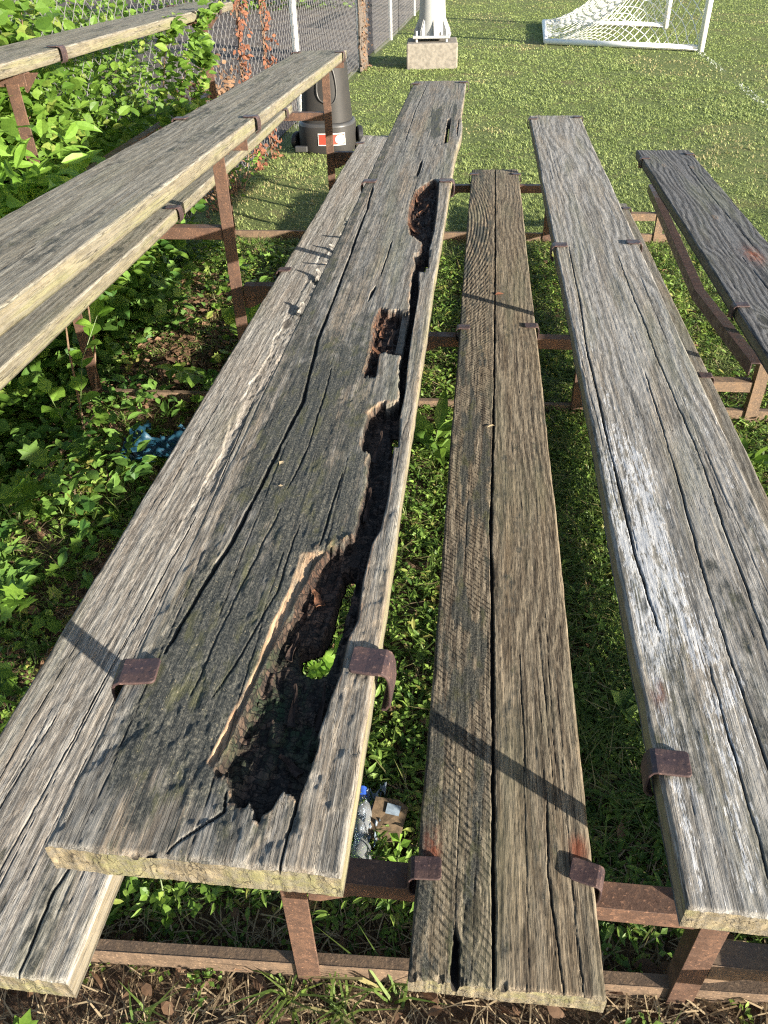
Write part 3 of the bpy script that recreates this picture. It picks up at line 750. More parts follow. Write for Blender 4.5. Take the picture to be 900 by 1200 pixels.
def add_clip(key, side, y, rz=0.0):
    row = next(r for r in ROWS if r[0] == key)
    b = BOARDS[key]
    x = row[2] if side > 0 else row[1]
    o = obj('hold_down_clip', CLIP_R if side > 0 else CLIP_L, b, (x - b.location.x, y - row[4], 0.001))
    o.rotation_euler = (0, 0, rz)
    if key == 'D' and side > 0 and y < 1: o.location.x += 0.010; o.scale = (0.95, 1.05, 1.25)
    m = o.modifiers.new('bevel', 'BEVEL'); m.width = 0.0015; m.segments = 2; m.limit_method = 'ANGLE'
FRAME_Y = (0.68, 2.97, 5.28)
for key, side, y, rz in [
    ('D', -1, .625, .12), ('D', 1, .668, -.06), ('D', -1, 3.02, 0), ('D', 1, 3.03, 0), ('D', -1, 5.24, 0), ('D', 1, 5.28, 0),
    ('E', -1, .690, .05), ('E', 1, .705, -.25), ('E', -1, 2.95, 0), ('E', 1, 2.98, .05), ('E', -1, 5.36, 0), ('E', 1, 5.36, 0),
    ('F', -1, .690, -.05), ('F', 1, .70, 0), ('F', -1, 2.90, 0), ('F', 1, 2.94, 0), ('F', -1, 5.22, 0), ('F', 1, 5.26, 0),
    ('G', -1, 2.86, 0), ('G', 1, 2.9, 0), ('G', -1, 5.12, 0), ('G', 1, 5.22, 0),
    ('C', -1, 3.02, 0), ('C', 1, 3.03, 0), ('C', -1, 5.3, 0), ('C', 1, 5.3, 0),
    ('B', 1, 3.08, 0), ('B', -1, 3.05, 0), ('B', 1, 5.18, 0), ('B', -1, 5.18, 0), ('B', 1, .7, 0),
    ('BF', 1, 3.06, 0), ('BF', 1, 5.10, 0), ('BF', -1, 3.06, 0),
    ('A', 1, 3.27, 0), ('A', 1, 5.42, 0), ('A', -1, 3.1, 0), ('A', -1, 5.4, 0),
    ('FF', 1, 2.92, 0), ('FF', -1, 2.95, 0), ('FF', 1, 5.22, 0), ('FF', -1, 5.22, 0)]:
    add_clip(key, side, y, rz)

# curled flakes peeling off the pale foot board
def flake(board, row, x, y, L, w, curl, rz, m, dz=0.001, name='wood_flake'):
    n = 7
    V = []
    for i in range(n):
        t = i / (n - 1)
        for j, s in enumerate((-1, -0.3, 0.4, 1)):
            V.append((s * w * (0.5 - 0.3 * t + 0.12 * math.sin(7 * t + j)), L * (t - 0.4), 0.0015 + curl * (t ** 2) + 0.002 * math.sin(5 * t + 2 * j)))
    V = np.array(V); nb = len(V)
    i = np.arange(n * 4).reshape(n, 4)
    q = np.stack([i[:-1, :-1], i[:-1, 1:], i[1:, 1:], i[1:, :-1]], -1).reshape(-1, 4)
    V2 = V + (0, 0, 0.0022)
    edge = [(i[k, 0], i[k + 1, 0]) for k in range(n - 1)] + [(i[k + 1, 3], i[k, 3]) for k in range(n - 1)] + [(i[0, k + 1], i[0, k]) for k in range(3)] + [(i[-1, k], i[-1, k + 1]) for k in range(3)]
    eq = [(a, b, b + nb, a + nb) for a, b in edge]
    me = mesh_from(name, np.concatenate([V, V2]), [q[:, ::-1], q + nb, np.array(eq)], m, True)
    o = obj(name, me, board, (x - board.location.x, y - row[4], dz)); o.rotation_euler = (0, 0, rz)
rowC = ROWS[3]
for x, y, L, w, cu, rz in [(-.60, 2.92, .09, .03, .022, .4), (-.57, 2.76, .07, .025, .02, -1.0), (-.585, 3.25, .08, .03, .018, .9), (-.56, 3.42, .07, .03, .02, 1.7),
                           (-.61, 2.60, .08, .04, .015, .2), (-.57, 3.62, .06, .03, .015, -.6), (-.545, 2.52, .05, .02, .02, .8), (-.60, 3.08, .05, .02, .02, 2.2)]:
    flake(BOARDS['C'], rowC, x, y, L, w, cu, rz, MAT['wood_c'])

MAT['splinter'] = plain('red_brown_rotten_splinter', (0.16, 0.075, 0.042), 0.9, 0, .6, 120, .5, .2)
MAT['splinter_dark'] = plain('dark_rotten_splinter', (0.045, 0.030, 0.024), 0.9, 0, .6, 120, .5, .2)
rowD = ROWS[4]
for i, (x, y, L, w, cu, rz, mt) in enumerate([(-.205, .80, .030, .014, .004, .5, 'splinter'), (-.222, .70, .045, .010, .006, -.1, 'splinter_dark'), (-.20, .60, .060, .010, .008, .1, 'splinter_dark'),
        (-.185, .52, .035, .012, .004, .9, 'splinter_dark'), (-.165, .60, .07, .008, .008, .05, 'splinter_dark'), (-.160, 1.02, .08, .010, .012, .02, 'splinter_dark'), (-.165, 1.20, .09, .010, .012, -.05, 'splinter_dark'),
        (-.205, 1.60, .05, .014, .010, .7, 'splinter'), (-.215, 1.72, .05, .012, .010, .1, 'splinter'), (-.190, 1.68, .07, .010, .010, .0, 'splinter_dark'),
        (-.205, 2.52, .09, .016, .012, .5, 'splinter'), (-.190, 2.70, .10, .014, .010, -.3, 'splinter'), (-.215, 2.85, .09, .014, .012, .2, 'splinter'), (-.165, 2.62, .12, .010, .010, .0, 'splinter_dark')]):
    flake(BOARDS['D'], rowD, x, y, L, w, cu, rz, MAT[mt], -0.021, 'rotten_splinter')

LEG_X = {'A': -1.705, 'B': -0.985, 'D': -0.300, 'F': 0.435, 'G': 1.150}
H = {r[0]: r[3] for r in ROWS}
def board_h(k, y):
    r = next(q for q in ROWS if q[0] == k)
    return r[3] - r[8].get('slope', 0.0) * (y - r[4])
ORD = ['A', 'B', 'D', 'F', 'G']
FOOT = {'A': 'BF', 'B': 'C', 'D': 'E', 'F': 'FF'}
for fi, fy in enumerate(FRAME_Y):
    def sill_z(x): return float(0.05 + (0.12 * np.clip(x, -1.3, 1.2) - 0.045 if fi == 0 else 0.0))
    m = MB()
    p0 = (-1.80, fy, sill_z(-1.3)); p1 = (1.32, fy, sill_z(1.2))
    segs = [-1.80, -1.3, 1.2, 1.32]
    m.angle(p0, p1, (0, 1, 0), (0, 0, -1), 0.026, 0.06)
    fr = m.build('support_frame', MAT['steel_orange'], bleachers, bevel=0.0012)
    for li, k in enumerate(ORD):
        x = LEG_X[k]
        top = CAM_H - board_h(k, fy + .03) - 0.045 - 0.004
        zb = float(gz(x, fy)) - 0.03
        m = MB()
        m.angle((x, fy - 0.007, zb), (x, fy - 0.007, top - 0.03), (1, 0, 0), (0, 1, 0), 0.048, 0.042, 0.005)
        m.build('leg', MAT['steel_orange'] if k == 'G' else MAT['steel'], fr, bevel=0.001)
        row = next(r for r in ROWS if r[0] == k)
        m = MB()
        m.angle((row[1] + 0.015, fy + 0.0, top), ((row[2] - 0.01) if k != 'D' else x + .06, fy + 0.0, top), (0, 1, 0), (0, 0, -1), 0.045, 0.042)
        # triangular gusset to the leg
        yg = fy + 0.048
        sgn = 1
        if k != 'D': m.prism([(0, 0), (0.065, 0), (0.01, -0.06), (0, -0.06)], (x + 0.04, yg, top - 0.005), (x + 0.04, yg + 0.004, top - 0.005), (1, 0, 0), (0, 0, 1))
        m.build('seat_bracket', MAT['steel'], fr, bevel=0.001)
        if k in FOOT:
            nk = ORD[li + 1]
            z = CAM_H - H[FOOT[k]] - 0.045 - 0.003
            m = MB()
            xa, xb = LEG_X[k] + 0.052, LEG_X[nk] - 0.003
            m.angle((xa, fy - 0.002, z), (xb, fy - 0.002, z), (0, 1, 0), (0, 0, -1), 0.048, 0.045)
            m.prism([(0, 0), (0.0, -0.09), (0.02, -0.09), (0.20, 0)], (xa - 0.005, fy + 0.008, z - 0.006), (xa - 0.005, fy + 0.012, z - 0.006), (1, 0, 0), (0, 0, 1))
            m.build('cross_bar', MAT['steel_orange'] if k == 'F' else MAT['steel'], fr, bevel=0.001)

# bracing between the frames
m = MB()
zb = CAM_H - 1.33
m.angle((1.055, 5.25, zb), (0.995, 3.55, zb - 0.02), (1, 0, 0), (0, 0, -1), 0.045, 0.05)
m.angle((0.995, 3.548, zb - 0.02), (1.03, 2.74, zb + 0.01), (1, 0, 0), (0, 0, -1), 0.045, 0.05)
m.build('brace', MAT['clip'], bleachers, bevel=0.001)  # darker steel colour stands in for the brace's shaded side
m = MB()
m.angle((-1.735, 2.99, CAM_H - .82), (-1.735, 5.26, CAM_H - .80), (1, 0, 0), (0, 0, -1), 0.05, 0.05)
m.build('brace', MAT['steel'], bleachers, bevel=0.001)

# ------------------------------------------------------------------ leaves
def tmpl_ovate(w=0.30, tipdrop=0.10, fold=0.06):
    pts = [(0, 0, 0), (-w * .7, .2, fold), (-w, .45, fold), (-w * .62, .74, fold * .3), (0, 1, -tipdrop), (w * .62, .74, fold * .3), (w, .45, fold), (w * .7, .2, fold),
           (0, .22, 0), (0, .47, 0.0), (0, .75, -.03)]
    t = [(0, 8, 1), (1, 8, 9), (1, 9, 2), (2, 9, 10), (2, 10, 3), (3, 10, 4), (0, 7, 8), (7, 9, 8), (7, 6, 9), (6, 10, 9), (6, 5, 10), (5, 4, 10)]
    return np.array(pts, float), np.array(t)
def tmpl_small(w=0.34):
    return np.array([(0, 0, 0), (-w, .5, .06), (0, 1, -.06), (w, .5, .06), (0, .5, 0)], float), np.array([(0, 4, 1), (1, 4, 2), (0, 3, 4), (3, 2, 4)])
def tmpl_lobed():
    half = [(-.10, .06), (-.42, .02), (-.36, .22), (-.62, .38), (-.40, .46), (-.44, .72), (-.20, .66)]
    out = [(0, 0)] + half + [(0, 1)] + [(-x, y) for x, y in half[::-1]]
    V = [(0, .40, .0)] + [(x, y, .10 * abs(x) - .06 * y) for x, y in out]
    n = len(out)
    return np.array(V, float), np.array([(0, 1 + (i + 1) % n, 1 + i) for i in range(n)])
def tmpl_blade(bend=0.35, w=0.5):
    return np.array([(-w, 0, 0), (w, 0, 0), (w * .75, .45, .05), (-w * .75, .45, .05), (0, 1, -bend)], float), np.array([(0, 1, 2), (0, 2, 3), (3, 2, 4)])
OVATE, SMALL, LOBED, LANCE, HEART = tmpl_ovate(), tmpl_small(), tmpl_lobed(), tmpl_ovate(0.16, 0.18, 0.04), tmpl_ovate(0.42, 0.12, 0.07)

def unit(v):
    return v / (np.linalg.norm(v, axis=-1, keepdims=True) + 1e-9)
def scatter(tm, pos, tip, nrm, scale, wscale=None):
    """instances of a leaf template as raw arrays"""
    tv, tt = tm
    y = unit(tip); x = unit(np.cross(y, nrm)); z = np.cross(x, y)
    k = len(pos)
    sc = np.broadcast_to(np.asarray(scale, float), (k,))
    sx = sc if wscale is None else np.broadcast_to(np.asarray(wscale, float), (k,))
    V = pos[:, None] + tv[None, :, 0, None] * (x * sx[:, None])[:, None] + tv[None, :, 1, None] * (y * sc[:, None])[:, None] + tv[None, :, 2, None] * (z * sc[:, None])[:, None]
    F = tt[None] + (np.arange(k) * len(tv))[:, None, None]
    return V.reshape(-1, 3), F.reshape(-1, 3), len(tv)
def leaf_mesh(name, tm, pos, tip, nrm, scale, mat, rnd, wscale=None, extra=None, smooth=False):
    V, F, n = scatter(tm, pos, tip, nrm, scale, wscale)
    at = {'rnd': np.repeat(rnd, n)}
    for k, a in (extra or {}).items(): at[k] = np.repeat(a, n)
    return mesh_from(name, V, [F], mat, smooth, at)

MAT['leaf_bright'] = leaf_material('bright_green_leaf', (0.065, 0.135, 0.018), (0.16, 0.27, 0.04), 0.35, yellow=(0.22, 0.28, 0.06))
MAT['leaf_lime'] = leaf_material('lime_green_leaf', (0.10, 0.21, 0.022), (0.20, 0.34, 0.05), 0.38)
MAT['leaf_deep'] = leaf_material('deep_green_leaf', (0.040, 0.105, 0.020), (0.14, 0.25, 0.048), 0.25)
MAT['leaf_weed'] = leaf_material('weed_leaf', (0.050, 0.110, 0.018), (0.23, 0.34, 0.065), 0.3, yellow=(0.24, 0.23, 0.06))
MAT['grass'] = leaf_material('grass_blade', (0.145, 0.205, 0.050), (0.33, 0.385, 0.140), 0.25, tint=(0.75, 0.77, 0.74), rough=0.6, yellow=(0.40, 0.34, 0.17))
MAT['grass_weed'] = leaf_material('long_grass_blade', (0.05, 0.10, 0.018), (0.16, 0.22, 0.05), 0.3, rough=0.55, yellow=(0.30, 0.26, 0.12))
MAT['dead_leaf'] = leaf_material('dead_leaf', (0.085, 0.048, 0.028), (0.22, 0.13, 0.075), 0.12, rough=0.8)
MAT['rust_leaf'] = leaf_material('rust_red_dead_leaf', (0.12, 0.046, 0.026), (0.24, 0.10, 0.055), 0.2, rough=0.8)
MAT['straw'] = leaf_material('straw', (0.16, 0.11, 0.06), (0.40, 0.31, 0.19), 0.1, rough=0.8)
MAT['bark'] = plain('grey_vine_bark', (0.13, 0.105, 0.085), 0.9, 0, .5, 40, .6)
MAT['stem'] = plain('green_stem', (0.12, 0.17, 0.05), 0.6)
MAT['twig'] = plain('brown_twig', (0.19, 0.12, 0.075), 0.85, scale=60, bump=0.5)

def rand_dirs(k, up=0.3, spread=1.0):
    a = rng.uniform(0, 2 * math.pi, k)
    z = rng.normal(up, 0.35, k)
    return unit(np.stack([np.cos(a) * spread, np.sin(a) * spread, z], -1))
SUN_TO = np.array([0.836, -0.549, 0.23])

def shrub(name, label, cat, base, size, n, leaf, tm, mat, group=None, twigs=9, lumps=14, seed=1, sprigs=(), lift=0.0):
    """branches from a base, leaves bunched round the branch ends"""
    r = np.random.default_rng(seed)
    root = thing(name, label, cat, (base[0], base[1], float(gz(base[0], base[1])) + base[2]), group)
    mb = MB(); tips = []
    for i in range(twigs + lumps):
        a = r.uniform(0, 6.283); rad = math.sqrt(r.uniform(0.02, 1))
        tip = np.array([math.cos(a) * rad * size[0], math.sin(a) * rad * size[1], size[2] * r.uniform(0.35, 1.0) * (1 - 0.35 * rad ** 2)])
        st = np.array([tip[0] * 0.25 + r.normal(0, .03), tip[1] * 0.25 + r.normal(0, .03), 0])
        mid = (st + tip) / 2 + r.normal(0, 0.05, 3) * np.array(size)
        if i < twigs: mb.tube([st, mid, tip], [0.006, 0.0045, 0.0015], 5)
        tips.append((tip, mid))
    for s in sprigs:
        s = [np.array(p) - np.array(base) for p in s]
        mb.tube(s, list(np.linspace(0.004, 0.0012, len(s))), 5)
        for a, b in zip(s[:-1], s[1:]): tips.append((b, a))
    ns = len(tips)
    which = r.integers(0, ns, n)
    P = np.empty((n, 3))
    for i in range(n):
        tip, mid = tips[which[i]]
        t = r.uniform(0, 1) ** 0.7
        sp = 0.20 if which[i] < twigs + lumps else 0.02
        P[i] = mid + (tip - mid) * t + r.normal(0, 1, 3) * sp * (np.array(size) * 0.9 if sp > .05 else 1)
    P[:, 2] = np.maximum(P[:, 2], 0.02)
    if lift: P[:, 2] = size[2] * lift + P[:, 2] * (1 - lift)
    out = unit(P / np.array(size) + 1e-6)
    a = r.uniform(0, 6.283, n)
    tipd = unit(out * 0.6 + np.stack([np.cos(a), np.sin(a), r.normal(-0.15, .35, n)], -1))
    nrm = unit(np.array([0.25, -0.25, 0.9]) + r.normal(0, 0.45, (n, 3)))
    me = leaf_mesh('foliage', tm, P, tipd, nrm, leaf * r.uniform(0.55, 1.2, n), mat, r.uniform(0, 1, n))
    mb.build('stems', MAT['twig'], root)
    obj('foliage', me, root)
    return root

# ------------------------------------------------------------------ setting
build_ground()
FENCE = [(-2.28, 1.5), (-2.10, 5.5), (-1.95, 8.0), (-1.83, 13.4), (-1.74, 16.8), (-1.69, 21.7), (-1.55, 34.0)]
def fence_x(y): return np.interp(y, [p[1] for p in FENCE], [p[0] for p in FENCE])
m = MB()
yy = np.array([1.5, 5.5, 8, 13.4, 16.8, 21.7, 34, 60])
for a, b in zip(yy[:-1], yy[1:]):
    xa, xb = float(fence_x(a)) - .10, float(fence_x(b)) - .10
    m.add([(-14, a, .018), (xa, a, .018), (xb, b, .018), (-14, b, .018)], [(0, 1, 2, 3)])
gm = NT('pale_gravel')
co = gm.coord('Object')
a_ = gm.noise(gm.vscale(co, (60, 60, 60)), 1, 4, 0.7); b_ = gm.noise(gm.vscale(co, (1.1, 1.1, 1.1)), 1, 4, 0.6)
cc = gm.mix(gm.maprange(a_, 0.3, 0.7), (0.060, 0.050, 0.048), (0.135, 0.118, 0.112))
cc = gm.mix(gm.mul(gm.maprange(b_, 0.45, 0.65), 0.6), cc, (0.20, 0.165, 0.13))
o = m.build('gravel_path', gm.finish(gm.principled(cc, 0.95, 0, gm.bump(a_, 0.8, 0.02), 0.15)))
tag(o, kind='structure')

# ------------------------------------------------------------------ lawn
def lawn(n):
    # density falls off with distance so that the blades stay about as dense in the picture
    y = 3.4 * (28 / 3.4) ** (rng.uniform(0, 1, n) ** 0.92)
    half = 0.9 + 0.60 * y
    x = rng.uniform(-1, 1, n) * half + 0.5
    keep = (x > fence_x(y) + 0.05) & (x < 16)
    # thin near the bleachers: handled by the weeds there
    core = (x > -1.2) & (x < 1.05) & (y < 5.2)
    keep &= ~(core & (rng.uniform(0, 1, n) < 0.55))
    keep &= ~((abs(x + .81) < .38) & (abs(y - 13.4) < .38))
    x, y = x[keep], y[keep]; k = len(x)
    cl = fbm(x * 2.6, y * 2.6, 4, 200); fine = fbm(x * 11, y * 11, 3, 210)
    dry = fbm(x * 0.8, y * 0.8, 4, 220) + 0.22 * np.exp(-((y - 6.3) / 1.6) ** 2) * fbm(x * 2, y * 2, 3, 230) + .10 * np.exp(-((y - 7) / 3) ** 2)
    keep = rng.uniform(0, 1, k) < np.clip(0.9 + 0.8 * fine - 0.75 * sstep(.12, .36, dry), 0.12, 1)
    x, y, cl, fine, dry = (a[keep] for a in (x, y, cl, fine, dry)); k = len(x)
    L = np.clip(0.036 + 0.022 * cl + 0.022 * fine, 0.016, 0.07) * rng.uniform(0.6, 1.3, k) * np.where(y < 5, 1.15, 1)
    w = 0.0023 * np.clip(y / 4.5, 1, 3.5) * rng.uniform(0.7, 1.4, k)
    a = rng.uniform(0, 6.283, k)
    tip = unit(np.stack([np.cos(a), np.sin(a), rng.uniform(0.15, 1.6, k)], -1))
    nrm = unit(np.stack([-np.cos(a), -np.sin(a), np.full(k, 0.8)], -1))
    pos = np.stack([x, y, gz(x, y) - 0.004], -1)
    rnd = np.clip(0.45 + 0.35 * cl + 0.13 * rng.normal(0, 1, k) + 0.40 * sstep(0.05, .35, dry), 0, 1)
    # worn chalk line running from the goal post
    d = seg_dist(x, y, [(3.34, 14.4), (3.1, 9.5), (2.9, 6.0)])
    chalk = (d < 0.055) & (rng.uniform(0, 1, k) < 0.42 * sstep(5.5, 11, y))
    me = leaf_mesh('lawn_grass', tmpl_blade(0.3, 1.0), pos, tip, nrm, L, MAT['grass'], rnd, w, {'paint': chalk.astype(float) * 0.8})
    o = obj('lawn_grass', me); tag(o, 'short green and straw coloured grass of the playing field', 'grass', kind='stuff')
lawn(860000)

# ------------------------------------------------------------------ weeds under the bleachers
def in_weed_area(x, y):
    d = 0.8 + 0.6 * fbm(x * 1.8, y * 1.8, 3, 240)
    d = d * sstep(0.60, 0.95, y + 0.10 * fbm(x * 6, y * 6, 2, 241))
    # bare litter patch below the second row
    d = d * (1 - 0.97 * np.exp(-((x + 1.40) / .42) ** 2 - ((y - 3.35) / .85) ** 2))
    d = d * (1 - 0.93 * np.exp(-((x + 1.10) / .30) ** 2 - ((y - 1.70) / .55) ** 2))
    d = d * np.where((x > -.15) & (x < .6) & (y < 2.6), 1.35, 1)
    return np.clip(d, 0, 1)
def ground_weeds(name, label, n, per, leaf, height, tm, mat, area, seed):
    r = np.random.default_rng(seed)
    x = r.uniform(area[0], area[1], n); y = area[2] + (area[3] - area[2]) * r.uniform(0, 1, n) ** 1.25
    keep = r.uniform(0, 1, n) < in_weed_area(x, y)
    x, y = x[keep], y[keep]; k = len(x)
    hgt = height * np.clip(0.6 + 0.9 * fbm(x * 2.2, y * 2.2, 3, seed), 0.15, 1.4) * r.uniform(0.5, 1.2, k)
    c = np.repeat(np.stack([x, y, gz(x, y)], -1), per, 0); hh = np.repeat(hgt, per); kk = len(c)
    a = r.uniform(0, 6.283, kk); t = r.uniform(0.12, 1, kk)
    rad = leaf * r.uniform(0.1, 0.9, kk)
    pos = c + np.stack([np.cos(a) * rad, np.sin(a) * rad, hh * t], -1)
    tip = unit(np.stack([np.cos(a), np.sin(a), r.normal(0.25, .4, kk)], -1))
    nrm = unit(np.array([0, 0, 1.0]) + r.normal(0, 0.4, (kk, 3)))
    me = leaf_mesh(name, tm, pos, tip, nrm, leaf * r.uniform(0.5, 1.25, kk), mat, np.clip(np.repeat(r.uniform(0, 1, k), per) + r.normal(0, .15, kk), 0, 1))
    o = obj(name, me); tag(o, label, 'weeds', kind='stuff')
ground_weeds('clover_cover', 'low small leaved weeds covering the soil under the bleachers', 23000, 9, 0.017, 0.055, SMALL, MAT['leaf_weed'], (-2.3, 1.7, .55, 5.2), 31)
ground_weeds('broadleaf_cover', 'broader leaved weeds standing among the low cover under the bleachers', 800, 9, 0.042, 0.12, OVATE, MAT['leaf_weed'], (-2.3, -.75, .75, 5.0), 32)
ground_weeds('tall_weed_cover', 'knee high leafy weeds filling the space under the upper rows', 380, 12, 0.060, 0.24, OVATE, MAT['leaf_deep'], (-2.4, -1.2, 1.7, 4.2), 33)

ground_weeds('lobed_weed_cover', 'lobed leaf weeds mixed into the cover under the bleachers', 700, 7, 0.045, 0.09, LOBED, MAT['leaf_bright'], (-2.3, -.75, .75, 5.0), 34)
ground_weeds('narrow_leaf_cover', 'narrow leaved low weeds between the lower boards', 5200, 9, 0.034, 0.075, LANCE, MAT['leaf_weed'], (-.9, 1.7, .8, 5.0), 35)

def grass_tufts(name, label, n, per, L, mat, area, seed, bend=0.5, w=0.0022, dens=True, flat=0.0):
    r = np.random.default_rng(seed)
    x = r.uniform(area[0], area[1], n); y = r.uniform(area[2], area[3], n)
    if dens:
        keep = r.uniform(0, 1, n) < 0.25 + in_weed_area(x, y); x, y = x[keep], y[keep]
    k = len(x)
    c = np.repeat(np.stack([x, y, gz(x, y)], -1), per, 0); kk = len(c)
    c[:, :2] += r.normal(0, 0.008, (kk, 2))
    a = r.uniform(0, 6.283, kk)
    up = r.uniform(0.3, 2.2, kk) * (1 - flat)
    tip = unit(np.stack([np.cos(a), np.sin(a), up], -1))
    nrm = unit(np.stack([-np.cos(a), -np.sin(a), np.full(kk, 0.7)], -1))
    if flat > .5: c[:, 2] += r.uniform(0.003, 0.02, kk)
    me = leaf_mesh(name, tmpl_blade(bend, 1.0), c, tip, nrm, L * r.uniform(0.5, 1.2, kk), mat, np.clip(np.repeat(r.uniform(0, 1, k), per) + r.normal(0, .2, kk), 0, 1), w * r.uniform(.6, 1.4, kk))
    o = obj(name, me); tag(o, label, 'grass', kind='stuff')
grass_tufts('long_grass', 'long green grass blades scattered among the weeds', 2600, 7, 0.10, MAT['grass_weed'], (-2.0, 1.7, .8, 5.2), 41)
grass_tufts('long_grass', 'fine green grass growing up between the brown foot board and the painted seat', 1500, 8, 0.10, MAT['grass_weed'], (.22, .80, .95, 4.0), 44, dens=False)
grass_tufts('straw_litter', 'dry straw and dead grass strewn on the bare soil', 2300, 3, 0.085, MAT['straw'], (-1.4, 1.0, .30, 1.15), 42, bend=0.15, w=0.0016, dens=False, flat=0.93)
grass_tufts('dry_stalks', 'dry stalks lying among the weeds below the benches', 2600, 2, 0.12, MAT['straw'], (-2.1, 1.6, 1.1, 4.8), 43, bend=0.15, w=0.0014, dens=False, flat=0.88)
def litter(n, seed):
    r = np.random.default_rng(seed)
    x = np.concatenate([r.normal(-1.52, .24, n), r.uniform(-2, 1.4, n // 2), r.uniform(-1.2, .8, n // 12)])
    y = np.concatenate([r.normal(3.75, .42, n), r.uniform(.7, 5, n // 2), r.uniform(.35, .75, n // 12)]); k = len(x)
    a = r.uniform(0, 6.283, k)
    pos = np.stack([x, y, gz(x, y) + r.uniform(0.006, .025, k)], -1)
    tip = unit(np.stack([np.cos(a), np.sin(a), r.normal(0, .25, k)], -1)); nrm = unit(np.array([0, 0, 1.]) + r.normal(0, .4, (k, 3)))
    me = leaf_mesh('leaf_litter', OVATE, pos, tip, nrm, r.uniform(.02, .055, k), MAT['dead_leaf'], r.uniform(0, 1, k))
    o = obj('leaf_litter', me); tag(o, 'brown dead leaves scattered on the soil under the bleachers', 'leaf litter', kind='stuff')
litter(2600, 51)

# ------------------------------------------------------------------ single plants one can point at
def stem_plant(name, label, cat, x, y, stems, tm, mat, leaf, group=None, pinnate=False, seed=0):
    """stems: list of polylines relative to the base; leaves set alternately along each"""
    r = np.random.default_rng(seed)
    z = float(gz(x, y))
    root = thing(name, label, cat, (x, y, z), group)
    mb = MB(); P = []; D = []; S = []
    for s, cnt, t0 in stems:
        s = np.array(s, float)
        mb.tube(s, list(np.linspace(0.0035, 0.0012, len(s))), 5)
        seg = np.linalg.norm(np.diff(s, axis=0), axis=1); cum = np.concatenate([[0], np.cumsum(seg)])
        for i in range(cnt):
            t = (t0 + (1 - t0) * i / max(cnt - 1, 1)) * cum[-1]
            p = np.array([np.interp(t, cum, s[:, j]) for j in range(3)])
            q = np.array([np.interp(min(t + .02, cum[-1]), cum, s[:, j]) for j in range(3)]); q2 = np.array([np.interp(max(t - .02, 0), cum, s[:, j]) for j in range(3)])
            ax = (q - q2) / (np.linalg.norm(q - q2) + 1e-9)
            if pinnate:
                sidev = np.cross(ax, (0, 0, 1)); sidev /= np.linalg.norm(sidev) + 1e-9
                for sg in (-1, 1):
                    P.append(p); D.append(sidev * sg + ax * .45 + np.array([0, 0, -.12])); S.append(leaf * r.uniform(.85, 1.1) * (0.75 + .5 * math.sin(math.pi * (i + 1) / (cnt + 1))))
            else:
                ang = i * 2.4 + r.uniform(-.3, .3)
                P.append(p); D.append(np.array([math.cos(ang), math.sin(ang), .15]) + ax * .4); S.append(leaf * r.uniform(.7, 1.15))
        P.append(s[-1]); D.append(s[-1] - s[-2] + np.array([0, 0, .01])); S.append(leaf * .9)
    P = np.array(P); D = unit(np.array(D)); k = len(P)
    nrm = unit(np.array([0.12, -0.15, 1.]) + r.normal(0, .22, (k, 3)))
    mb.build('stem', MAT['stem'], root)
    obj('foliage', leaf_mesh('foliage', tm, P, D, nrm, np.array(S), mat, r.uniform(0, 1, k)), root)
    return root
stem_plant('seedling_plant', 'lime green upright seedling with round leaves catching the sun, beside the blue plastic sheet', 'plant', -1.60, 2.58,
           [([(0, 0, 0), (.03, .02, .16), (.05, .10, .34), (.10, .22, .48)], 9, .35), ([(0, 0, 0), (-.05, .0, .12), (-.10, .04, .22)], 5, .4)], HEART, MAT['leaf_lime'], 0.085, seed=1)
stem_plant('compound_leaf_plant', 'dark green compound leaf frond arching over the blue plastic sheet', 'plant', -1.10, 2.95,
           [([(0, 0, 0), (.0, -.03, .14), (.10, -.12, .22), (.26, -.22, .20)], 6, .35), ([(0, 0, 0), (-.05, -.02, .15), (-.16, -.10, .22)], 5, .35)], OVATE, MAT['leaf_bright'], 0.085, pinnate=True, seed=2)
stem_plant('lobed_leaf_plant', 'lobed leaf weed in bright sun, nearest the left edge between the upper rows', 'plant', -1.60, 2.02,
           [([(0, 0, 0), (.03, 0, .10), (.08, -.02, .18)], 4, .5), ([(0, 0, 0), (-.05, .04, .10), (-.12, .02, .17)], 4, .5), ([(0, 0, 0), (.02, .08, .12), (.03, .16, .18)], 4, .5)], LOBED, MAT['leaf_bright'], 0.10, seed=3)
stem_plant('lobed_leaf_plant', 'lobed leaf weed in the lower left, beside the pale foot board', 'plant', -1.40, 1.62,
           [([(0, 0, 0), (.02, 0, .09), (.04, -.02, .15)], 4, .5), ([(0, 0, 0), (-.04, -.03, .08), (-.08, -.06, .13)], 4, .5)], LOBED, MAT['leaf_lime'], 0.08, seed=4)
stem_plant('broad_leaf_plant', 'long broad leaved weed in the gap between the rotten seat and the brown foot board', 'plant', -0.13, 2.62,
           [([(0, 0, 0), (.0, .02, .04), (.01, .05, .09)], 6, .1), ([(0, 0, 0), (.02, -.02, .04), (.03, -.06, .08)], 4, .1)], LANCE, MAT['leaf_bright'], 0.19, seed=5)
stem_plant('clover_clump', 'clump of bright clover behind the front sill under the rotten seat', 'clover', -0.64, 0.80,
           [([(0, 0, 0), (dx, dy, h_)], 3, .85) for dx, dy, h_ in [(.0, .0, .07), (.04, .02, .08), (-.04, .01, .06), (.08, -.01, .06), (-.02, .05, .09), (.06, .05, .09), (-.07, .03, .06), (.11, .02, .07), (.02, -.03, .05)]], HEART, MAT['leaf_bright'], 0.028, seed=6)
